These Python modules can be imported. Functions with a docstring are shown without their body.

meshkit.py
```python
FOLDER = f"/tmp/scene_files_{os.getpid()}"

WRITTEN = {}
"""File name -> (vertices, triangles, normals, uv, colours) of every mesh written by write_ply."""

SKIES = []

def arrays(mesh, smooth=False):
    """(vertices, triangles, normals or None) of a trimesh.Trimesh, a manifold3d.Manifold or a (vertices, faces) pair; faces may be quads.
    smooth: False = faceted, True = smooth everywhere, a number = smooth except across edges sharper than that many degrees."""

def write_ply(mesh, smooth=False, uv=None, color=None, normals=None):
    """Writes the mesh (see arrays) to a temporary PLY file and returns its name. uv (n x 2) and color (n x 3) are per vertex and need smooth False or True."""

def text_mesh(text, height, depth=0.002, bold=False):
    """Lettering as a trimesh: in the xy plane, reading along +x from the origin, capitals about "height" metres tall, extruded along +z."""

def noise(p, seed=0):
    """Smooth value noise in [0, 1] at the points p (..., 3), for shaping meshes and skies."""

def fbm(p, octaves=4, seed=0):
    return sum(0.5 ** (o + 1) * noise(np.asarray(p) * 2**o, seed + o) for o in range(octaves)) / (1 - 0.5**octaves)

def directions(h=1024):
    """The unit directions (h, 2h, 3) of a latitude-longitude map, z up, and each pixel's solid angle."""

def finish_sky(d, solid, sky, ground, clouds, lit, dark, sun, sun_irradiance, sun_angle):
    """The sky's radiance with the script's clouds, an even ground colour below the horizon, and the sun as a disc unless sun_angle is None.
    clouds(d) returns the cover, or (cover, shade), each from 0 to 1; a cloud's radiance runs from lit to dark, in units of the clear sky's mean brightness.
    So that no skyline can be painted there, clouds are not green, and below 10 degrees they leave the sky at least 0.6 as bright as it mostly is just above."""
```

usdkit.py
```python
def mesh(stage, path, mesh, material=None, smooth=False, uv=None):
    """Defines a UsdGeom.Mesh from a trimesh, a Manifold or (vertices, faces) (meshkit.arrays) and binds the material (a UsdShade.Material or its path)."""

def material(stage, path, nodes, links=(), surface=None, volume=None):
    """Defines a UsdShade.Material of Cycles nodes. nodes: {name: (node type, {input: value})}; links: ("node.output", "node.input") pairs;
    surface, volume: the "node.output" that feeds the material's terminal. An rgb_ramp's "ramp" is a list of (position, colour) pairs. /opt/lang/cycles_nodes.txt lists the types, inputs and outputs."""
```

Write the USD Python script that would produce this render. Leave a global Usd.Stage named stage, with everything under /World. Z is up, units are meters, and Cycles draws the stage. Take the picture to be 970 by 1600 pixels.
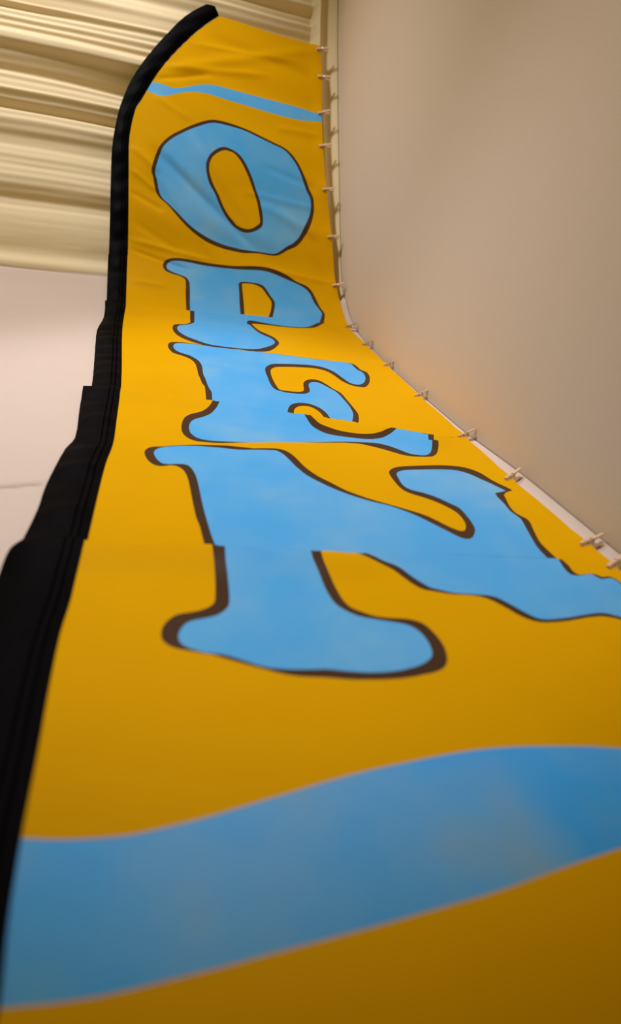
import math, random
import numpy as np, shapely, trimesh, mapbox_earcut
from scipy.interpolate import PchipInterpolator
from shapely.geometry import Polygon
from pxr import Gf, Sdf, Usd, UsdGeom, UsdLux, UsdShade, Vt
import meshkit, usdkit

stage = Usd.Stage.CreateInMemory()
UsdGeom.SetStageUpAxis(stage, UsdGeom.Tokens.z)
UsdGeom.SetStageMetersPerUnit(stage, 1.0)
world = UsdGeom.Xform.Define(stage, '/World')
stage.SetDefaultPrim(world.GetPrim())
U = .75                                     # one cloth unit in metres

# ---- camera: low over the cloth, looking along it, tilted down and rolled a little
CAM_RIGHT, CAM_DOWN, CAM_FWD = (0.96826133, -0.20932569, 0.13657507), (0.00779344, -0.52088019, -0.85359422), (0.24981845, 0.82756666, -0.50271678)
cam = UsdGeom.Camera.Define(stage, '/World/camera')
r, d, f = CAM_RIGHT, CAM_DOWN, CAM_FWD
cam.AddTransformOp().Set(Gf.Matrix4d(r[0], r[1], r[2], 0, -d[0], -d[1], -d[2], 0, -f[0], -f[1], -f[2], 0, 0, 0, .655 * U, 1))
cam.CreateHorizontalApertureAttr(24.0)
cam.CreateVerticalApertureAttr(24.0 * 1600 / 970)
cam.CreateFocalLengthAttr(24.0 * 850 / 970)
cam.CreateClippingRangeAttr(Gf.Vec2f(.01, 100))
cam.CreateFStopAttr(1.7)
cam.CreateFocusDistanceAttr(1.5)
cam.CreateExposureAttr(0.0)

# ---- light: two ceiling spots over the cloth, weak warm room light all round
def aim(prim, eye, target):
    z = Gf.Vec3d(*[a - b for a, b in zip(eye, target)]).GetNormalized()
    x = Gf.Cross(Gf.Vec3d(0, 1, 0), z).GetNormalized()
    y = Gf.Cross(z, x)
    UsdGeom.Xformable(prim).AddTransformOp().Set(Gf.Matrix4d(x[0], x[1], x[2], 0, y[0], y[1], y[2], 0, z[0], z[1], z[2], 0, *eye, 1))
for name, power, half, soft, color, eye, target in (
        ('ceiling_spot', 7.07, 22.1, .55, (1.0, .97, 1.08), (.12, 1.1, 2.75), (.18, 1.12, 0.0)),
        ('ceiling_spot_001', 7.34, 40.0, .8, (1.0, .97, 1.04), (-.9, 2.55, 2.75), (-.25, 2.38, 0.0))):
    lamp = UsdLux.SphereLight.Define(stage, '/World/' + name)
    lamp.CreateRadiusAttr(.18)
    lamp.CreateIntensityAttr(1.0)
    lamp.CreateExposureAttr(power)
    lamp.CreateColorAttr(Gf.Vec3f(*color))
    sh = UsdLux.ShapingAPI.Apply(lamp.GetPrim())
    sh.CreateShapingConeAngleAttr(half)
    sh.CreateShapingConeSoftnessAttr(soft)
    aim(lamp, eye, target)
room = UsdLux.DomeLight.Define(stage, '/World/room_light')
room.CreateIntensityAttr(.065)
room.CreateColorAttr(Gf.Vec3f(1.0, .80, .14))

# ---- cloth profile: (distance from camera, height above floor), in units of U metres; x runs across, s along the cloth
PROF = np.array([[-1.2,0],[0,0],[1.0,0],[1.6,0],[2.0,.002],[2.3,.009],[2.6,.023],[2.85,.05],[3.03,.105],[3.17,.195],[3.27,.30],[3.36,.442],[3.44,.56],[3.51,.678],[3.645,.888],[3.76,1.07],[3.85,1.225],[3.96,1.41],[4.10,1.68],[4.28,2.1],[4.5,2.9]])
_d = np.r_[0, np.cumsum(np.hypot(*np.diff(PROF, axis=0).T))]
_q = np.linspace(0, _d[-1], 4000)
_py, _pz = PchipInterpolator(_d, PROF[:, 0])(_q), PchipInterpolator(_d, PROF[:, 1])(_q)
_g = np.r_[0, np.cumsum(np.hypot(np.diff(_py), np.diff(_pz)))]
_k = np.ones(61) / 61
_ty = np.convolve(np.pad(np.gradient(_py, _g), 30, 'edge'), _k, 'valid'); _tz = np.convolve(np.pad(np.gradient(_pz, _g), 30, 'edge'), _k, 'valid')
_l = np.hypot(_ty, _tz); _ty, _tz = _ty / _l, _tz / _l
def base(s):
    return np.interp(s, _g, _py), np.interp(s, _g, _pz), np.interp(s, _g, _ty), np.interp(s, _g, _tz)
def smooth(t):
    t = np.clip(t, 0, 1); return t * t * (3 - 2 * t)
def at(x, s, h):
    y, z, ty, tz = base(s)
    return np.stack([x, y - tz * h, z + ty * h], -1)
LIFT, LIP = .007, .014
def waves(x, s):
    """wrinkles of the flag above the backdrop, in units"""
    up = smooth((s - 4.2) / .5)
    w = .0012 * np.sin(9 * s + 2.2 * np.sin(2.1 * x) + 1.0) * np.sin(3.1 * x + .7 * s)
    for (x0, s0, x1, s1, wd, a) in FOLDS:
        dx, ds = x1 - x0, s1 - s0; L = np.hypot(dx, ds)
        u = ((x - x0) * dx + (s - s0) * ds) / L**2; v = ((x - x0) * -ds + (s - s0) * dx) / L
        w = w + a * np.exp(-(v / wd) ** 2) * smooth(u / .3 + .3) * smooth((1 - u) / .3 + .3)
    w = w + up * .0022 * np.sin(34 * (s + .35 * x) + 2 * np.sin(5 * x)) * (.5 + .5 * np.sin(2.3 * x + 7 * s))
    xr = np.interp(s, EDGE[0], EDGE[1])
    pin = sum(np.exp(-((s - p) / .045) ** 2) for p in PIN_S)
    return w + smooth((x - xr + .08) / .08) * (.004 + .007 * np.minimum(pin, 1))
FOLDS = []
EDGE = ([.9, 2.04, 2.6, 3.2, 4.0, 4.44, 5.0, 5.8], [1.01, 1.01, .987, .98, .928, .90, .848, .805])
PIN_S = [5.790, 5.636, 5.437, 5.247, 4.996, 4.728, 4.438, 4.091, 3.851, 3.559, 3.183, 2.783, 2.475, 2.128, 2.042]
FOLDS[:] = [(-0.0891, 5.0612, 0.4476, 4.5959, 0.026, -0.016), (0.0984, 5.1821, 0.5371, 4.5785, 0.03, 0.008), (-0.1796, 5.0793, 0.2041, 4.5345, 0.03, 0.007), (0.4537, 4.8622, 0.8128, 4.7153, 0.03, 0.008), (0.4806, 5.0717, 0.8122, 4.9806, 0.02, -0.004), (-0.2113, 5.0566, -0.0654, 4.9466, 0.018, 0.005), (-0.2047, 4.6694, 0.0696, 4.5162, 0.02, -0.004), (0.5908, 4.8393, 0.9033, 4.4493, 0.02, 0.005), (0.7009, 4.7814, 0.9033, 4.4493, 0.016, -0.005), (0.4822, 4.4955, 0.8915, 4.4436, 0.016, 0.004), (0.8895, 4.8834, 0.9123, 4.4713, 0.016, 0.004), (-0.0698, 5.4948, 0.8071, 5.7859, 0.03, 0.006), (0.196, 5.7213, 0.7899, 5.619, 0.03, -0.005), (-0.1013, 5.3519, 0.0979, 5.2521, 0.02, 0.004), (-0.2126, 4.8218, -0.0474, 4.7431, 0.016, -0.006), (-0.2133, 4.5674, 0.204, 4.4968, 0.016, 0.006), (-0.2125, 4.5139, 0.1028, 4.4236, 0.012, -0.005), (-0.2104, 4.9397, -0.0809, 4.8428, 0.014, 0.005), (-0.0536, 5.5149, 0.5136, 5.5805, 0.018, 0.005), (-0.102, 5.4374, 0.1978, 5.523, 0.014, -0.004), (0.0947, 5.6643, 0.6955, 5.6893, 0.016, 0.004), (0.3754, 4.9137, 0.8135, 4.8723, 0.02, 0.004), (-0.2006, 4.3134, -0.0272, 4.2945, 0.02, 0.005), (0.552, 5.3021, 0.8306, 5.2985, 0.02, 0.004), (-0.1952, 3.9218, 0.0627, 3.814, 0.03, 0.004), (-0.1741, 3.402, 0.0507, 3.1572, 0.03, 0.004)]
LOW = [[[-0.1903,2.1318,1.0],[-0.1766,2.1311,1.0],[-0.1627,2.1304,1.0],[-0.1593,2.1303,1.0],[-0.1488,2.1295,1.0],[-0.1348,2.1284,1.0],[-0.1207,2.1274,1.0],[-0.1065,2.1264,1.0],[-0.1029,2.1261,1.0],[-0.0922,2.1253,1.0],[-0.0779,2.1244,1.0],[-0.0636,2.1234,1.0],[-0.0491,2.1224,1.0],[-0.0346,2.1214,1.0],[-0.02,2.1204,1.0],[-0.0053,2.1194,1.0],[0.0095,2.1184,1.0],[0.0243,2.1175,1.0],[0.0392,2.1165,1.0],[0.0542,2.1155,1.0],[0.0668,2.1147,1.0],[0.0693,2.1143,1.0],[0.0829,2.1123,1.0],[0.0844,2.112,1.0],[0.0995,2.109,1.0],[0.107,2.1075,1.0],[0.1146,2.1066,1.0],[0.1299,2.1048,1.0],[0.1453,2.1031,1.0],[0.1607,2.1013,1.0],[0.1762,2.0996,1.0],[0.1917,2.0978,1.0],[0.1956,2.0974,1.0],[0.2074,2.0965,1.0],[0.2232,2.0953,1.0],[0.2391,2.0941,1.0],[0.2551,2.0929,1.0],[0.2712,2.0917,1.0],[0.2813,2.091,1.0],[0.2872,2.09,1.0],[0.3031,2.0875,1.0],[0.3194,2.0859,1.0],[0.3357,2.0843,1.0],[0.352,2.0827,1.0],[0.3687,2.0816,0.9772],[0.3773,2.0815,0.9393],[0.3861,2.0819,0.8862],[0.398,2.0829,0.7965],[0.4042,2.0836,0.7452],[0.4229,2.0863,0.5747],[0.4419,2.0891,0.3957],[0.461,2.0916,0.2287],[0.4801,2.0935,0.0946],[0.4988,2.0943,0.014],[0.5169,2.0938,0.0],[0.5349,2.093,0.0],[0.5531,2.0923,0.0],[0.5714,2.0915,0.0],[0.5898,2.0907,0.0],[0.6006,2.0902,0.0],[0.6082,2.0895,0.0],[0.6265,2.088,0.0],[0.6449,2.0865,0.0],[0.6634,2.0849,0.0],[0.682,2.0834,0.0],[0.7007,2.0818,0.0],[0.7195,2.0802,0.0],[0.7384,2.0786,0.0],[0.7574,2.0771,0.0],[0.7766,2.0755,0.0],[0.7958,2.0739,0.0],[0.8152,2.0723,0.0],[0.8347,2.0707,0.0],[0.8363,2.0706,0.0],[0.854,2.0687,0.0],[0.8734,2.0666,0.0],[0.8928,2.0645,0.0],[0.9124,2.0624,0.0],[0.932,2.0602,0.0],[0.9494,2.0559,0.0],[0.965,2.05,0.0],[0.9802,2.044,0.0],[0.9962,2.0385,0.0],[1.0148,2.0353,0.0],[1.0349,2.0333,0.0],[1.0501,2.0319,0.0]],[[-0.2922,3.0088,1.0],[-0.2769,3.0087,1.0],[-0.2693,3.009,1.0],[-0.2463,3.0098,1.0],[-0.2231,3.0107,1.0],[-0.1998,3.0116,1.0],[-0.1763,3.0126,1.0],[-0.1606,3.0134,1.0],[-0.1525,3.0117,1.0],[-0.1283,3.0069,1.0],[-0.1041,3.0021,1.0],[-0.0798,2.9973,1.0],[-0.0554,2.9925,1.0],[-0.035,2.9886,1.0],[-0.031,2.9876,1.0],[-0.0065,2.9821,1.0],[0.0181,2.9765,1.0],[0.0426,2.971,1.0],[0.0672,2.9654,1.0],[0.0919,2.9598,1.0],[0.1125,2.9551,1.0],[0.1166,2.9541,1.0],[0.1413,2.9481,1.0],[0.1558,2.9446,1.0],[0.1659,2.9403,1.0],[0.1903,2.9299,1.0],[0.2146,2.9196,1.0],[0.2389,2.9092,1.0],[0.251,2.9041,1.0],[0.2633,2.9008,1.0],[0.2879,2.8942,1.0],[0.3126,2.8875,1.0],[0.3377,2.8837,1.0],[0.3629,2.8799,1.0],[0.3882,2.876,1.0],[0.4136,2.8721,1.0],[0.4284,2.8698,1.0],[0.4388,2.867,1.0],[0.4637,2.8602,1.0],[0.4886,2.8534,1.0],[0.5114,2.8471,1.0],[0.5135,2.8465,1.0],[0.5384,2.8394,1.0],[0.5632,2.8322,1.0],[0.5881,2.825,1.0],[0.6047,2.8203,1.0],[0.613,2.818,1.0],[0.638,2.8113,1.0],[0.6631,2.8045,1.0],[0.6882,2.7978,1.0],[0.7133,2.7911,1.0],[0.73,2.7867,1.0],[0.7381,2.7837,1.0],[0.7624,2.7748,1.0],[0.7867,2.766,1.0],[0.811,2.7572,1.0],[0.8294,2.7511,0.9859],[0.8365,2.7509,0.9585],[0.8668,2.754,0.7407],[0.8992,2.76,0.4344],[0.9288,2.7604,0.1513],[0.9536,2.7527,0.0036],[0.9575,2.7511,0.0],[0.9783,2.745,0.0],[1.006,2.7419,0.0],[1.034,2.7391,0.0],[1.0621,2.7361,0.0],[1.0903,2.7331,0.0],[1.1186,2.73,0.0],[1.1375,2.7278,0.0]],[[-0.32,4.084,1.0],[-0.3059,4.0874,1.0],[-0.285,4.078,1.0],[-0.2491,4.0611,1.0],[-0.2133,4.043,1.0],[-0.2103,4.0414,1.0],[-0.1784,4.0436,1.0],[-0.1435,4.0459,1.0],[-0.1082,4.0482,1.0],[-0.0845,4.0497,1.0],[-0.0727,4.0512,1.0],[-0.0369,4.0556,1.0],[-0.0007,4.0601,1.0],[0.0357,4.0647,1.0],[0.0695,4.0689,1.0],[0.0725,4.0687,1.0],[0.108,4.0668,1.0],[0.1095,4.067,1.0],[0.1469,4.07,1.0],[0.1846,4.0731,1.0],[0.2226,4.0763,1.0],[0.261,4.0796,1.0],[0.2997,4.0828,1.0],[0.3388,4.086,1.0],[0.342,4.0862,1.0],[0.3779,4.087,1.0],[0.4174,4.0878,1.0],[0.4571,4.0885,1.0],[0.4971,4.0892,1.0],[0.5038,4.0893,1.0],[0.5372,4.0878,1.0],[0.5774,4.086,1.0],[0.6179,4.0842,1.0],[0.6586,4.0823,1.0],[0.6996,4.0804,1.0],[0.7409,4.0785,1.0],[0.7795,4.0788,0.9349],[0.783,4.0787,0.9164],[0.8267,4.081,0.583],[0.8694,4.0787,0.2022],[0.9082,4.0639,0.0015],[0.9115,4.0628,0.0],[0.95,4.0589,0.0],[0.9925,4.0558,0.0],[1.0174,4.0539,0.0]]]
UPC = [[[-0.1945,2.1522,1.0],[-0.1804,2.1515,1.0],[-0.1663,2.1508,1.0],[-0.1627,2.1506,1.0],[-0.152,2.1498,1.0],[-0.1377,2.1488,1.0],[-0.1233,2.1477,1.0],[-0.1088,2.1467,1.0],[-0.1052,2.1464,1.0],[-0.0943,2.1456,1.0],[-0.0796,2.1446,1.0],[-0.065,2.1436,1.0],[-0.0502,2.1426,1.0],[-0.0353,2.1416,1.0],[-0.0204,2.1407,1.0],[-0.0054,2.1397,1.0],[0.0097,2.1387,1.0],[0.0249,2.1377,1.0],[0.0401,2.1367,1.0],[0.0554,2.1358,1.0],[0.0683,2.135,1.0],[0.0708,2.1346,1.0],[0.0847,2.1325,1.0],[0.0863,2.1322,1.0],[0.1017,2.1291,1.0],[0.1094,2.1276,1.0],[0.1172,2.1267,1.0],[0.1328,2.1249,1.0],[0.1485,2.1232,1.0],[0.1643,2.1214,1.0],[0.1801,2.1196,1.0],[0.196,2.1178,1.0],[0.2,2.1174,1.0],[0.2121,2.1165,1.0],[0.2282,2.1153,1.0],[0.2445,2.1141,1.0],[0.2608,2.1128,1.0],[0.2772,2.1116,1.0],[0.2875,2.1109,1.0],[0.2936,2.1099,1.0],[0.3099,2.1073,1.0],[0.3265,2.1057,1.0],[0.3431,2.104,1.0],[0.3599,2.1024,1.0],[0.3767,2.1008,0.9772],[0.3851,2.0999,0.9393],[0.3937,2.0993,0.8862],[0.4051,2.0984,0.7965],[0.4108,2.0982,0.7452],[0.4282,2.0975,0.5747],[0.4457,2.0968,0.3957],[0.4633,2.0961,0.2287],[0.4811,2.0953,0.0946],[0.4989,2.0946,0.014],[0.5169,2.0938,0.0],[0.5349,2.093,0.0],[0.5531,2.0923,0.0],[0.5714,2.0915,0.0],[0.5898,2.0907,0.0],[0.6006,2.0902,0.0],[0.6082,2.0895,0.0],[0.6265,2.088,0.0],[0.6449,2.0865,0.0],[0.6634,2.0849,0.0],[0.682,2.0834,0.0],[0.7007,2.0818,0.0],[0.7195,2.0802,0.0],[0.7384,2.0786,0.0],[0.7574,2.0771,0.0],[0.7766,2.0755,0.0],[0.7958,2.0739,0.0],[0.8152,2.0723,0.0],[0.8347,2.0707,0.0],[0.8363,2.0706,0.0],[0.854,2.0687,0.0],[0.8734,2.0666,0.0],[0.8928,2.0645,0.0],[0.9124,2.0624,0.0],[0.932,2.0602,0.0],[0.9494,2.0559,0.0],[0.965,2.05,0.0],[0.9802,2.044,0.0],[0.9962,2.0385,0.0],[1.0148,2.0353,0.0],[1.0349,2.0333,0.0],[1.0501,2.0319,0.0]],[[-0.2986,3.0484,1.0],[-0.283,3.0483,1.0],[-0.2752,3.0486,1.0],[-0.2517,3.0496,1.0],[-0.2281,3.0506,1.0],[-0.2042,3.0517,1.0],[-0.1802,3.0528,1.0],[-0.1641,3.0536,1.0],[-0.1559,3.052,1.0],[-0.1312,3.0471,1.0],[-0.1064,3.0423,1.0],[-0.0815,3.0374,1.0],[-0.0566,3.0325,1.0],[-0.0358,3.0285,1.0],[-0.0317,3.0275,1.0],[-0.0066,3.0218,1.0],[0.0185,3.0162,1.0],[0.0436,3.0104,1.0],[0.0687,3.0047,1.0],[0.0939,2.9989,1.0],[0.115,2.994,1.0],[0.1192,2.993,1.0],[0.1445,2.9868,1.0],[0.1592,2.9832,1.0],[0.1696,2.9788,1.0],[0.1945,2.9682,1.0],[0.2194,2.9575,1.0],[0.2442,2.9469,1.0],[0.2565,2.9417,1.0],[0.2691,2.9382,1.0],[0.2943,2.9314,1.0],[0.3195,2.9246,1.0],[0.3451,2.9206,1.0],[0.3709,2.9166,1.0],[0.3967,2.9126,1.0],[0.4226,2.9085,1.0],[0.4378,2.9061,1.0],[0.4483,2.9032,1.0],[0.4738,2.8962,1.0],[0.4992,2.8892,1.0],[0.5225,2.8828,1.0],[0.5246,2.8822,1.0],[0.55,2.8748,1.0],[0.5754,2.8675,1.0],[0.6008,2.8601,1.0],[0.6177,2.8553,1.0],[0.6262,2.8529,1.0],[0.6518,2.846,1.0],[0.6774,2.8391,1.0],[0.703,2.8323,1.0],[0.7286,2.8254,1.0],[0.7457,2.8208,1.0],[0.754,2.8178,1.0],[0.7789,2.8087,1.0],[0.8037,2.7997,1.0],[0.8285,2.7907,1.0],[0.8471,2.784,0.9859],[0.8538,2.7829,0.9585],[0.8806,2.7787,0.7407],[0.9075,2.7744,0.4344],[0.9311,2.7643,0.1513],[0.9536,2.7528,0.0036],[0.9575,2.7511,0.0],[0.9783,2.745,0.0],[1.006,2.7419,0.0],[1.034,2.7391,0.0],[1.0621,2.7361,0.0],[1.0903,2.7331,0.0],[1.1186,2.73,0.0],[1.1375,2.7278,0.0]],[[-0.3235,4.1141,1.0],[-0.3093,4.1172,1.0],[-0.2882,4.1087,1.0],[-0.2521,4.0936,1.0],[-0.216,4.0777,1.0],[-0.213,4.0764,1.0],[-0.1807,4.0782,1.0],[-0.1453,4.0802,1.0],[-0.1096,4.0823,1.0],[-0.0856,4.0836,1.0],[-0.0736,4.0849,1.0],[-0.0373,4.0889,1.0],[-0.0007,4.0929,1.0],[0.0362,4.097,1.0],[0.0703,4.1009,1.0],[0.0734,4.1008,1.0],[0.1093,4.0991,1.0],[0.1108,4.0992,1.0],[0.1486,4.102,1.0],[0.1868,4.1048,1.0],[0.2252,4.1077,1.0],[0.264,4.1106,1.0],[0.3031,4.1134,1.0],[0.3425,4.1162,1.0],[0.3458,4.1164,1.0],[0.3821,4.1171,1.0],[0.422,4.1177,1.0],[0.4621,4.1182,1.0],[0.5025,4.1187,1.0],[0.5093,4.1188,1.0],[0.543,4.1174,1.0],[0.5837,4.1158,1.0],[0.6247,4.1141,1.0],[0.6659,4.1124,1.0],[0.7074,4.1107,1.0],[0.7492,4.1089,1.0],[0.7877,4.1073,0.9349],[0.7911,4.1067,0.9164],[0.8322,4.099,0.583],[0.8711,4.084,0.2022],[0.9082,4.0639,0.0015],[0.9115,4.0628,0.0],[0.95,4.0589,0.0],[0.9925,4.0558,0.0],[1.0174,4.0539,0.0]]]
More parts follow.
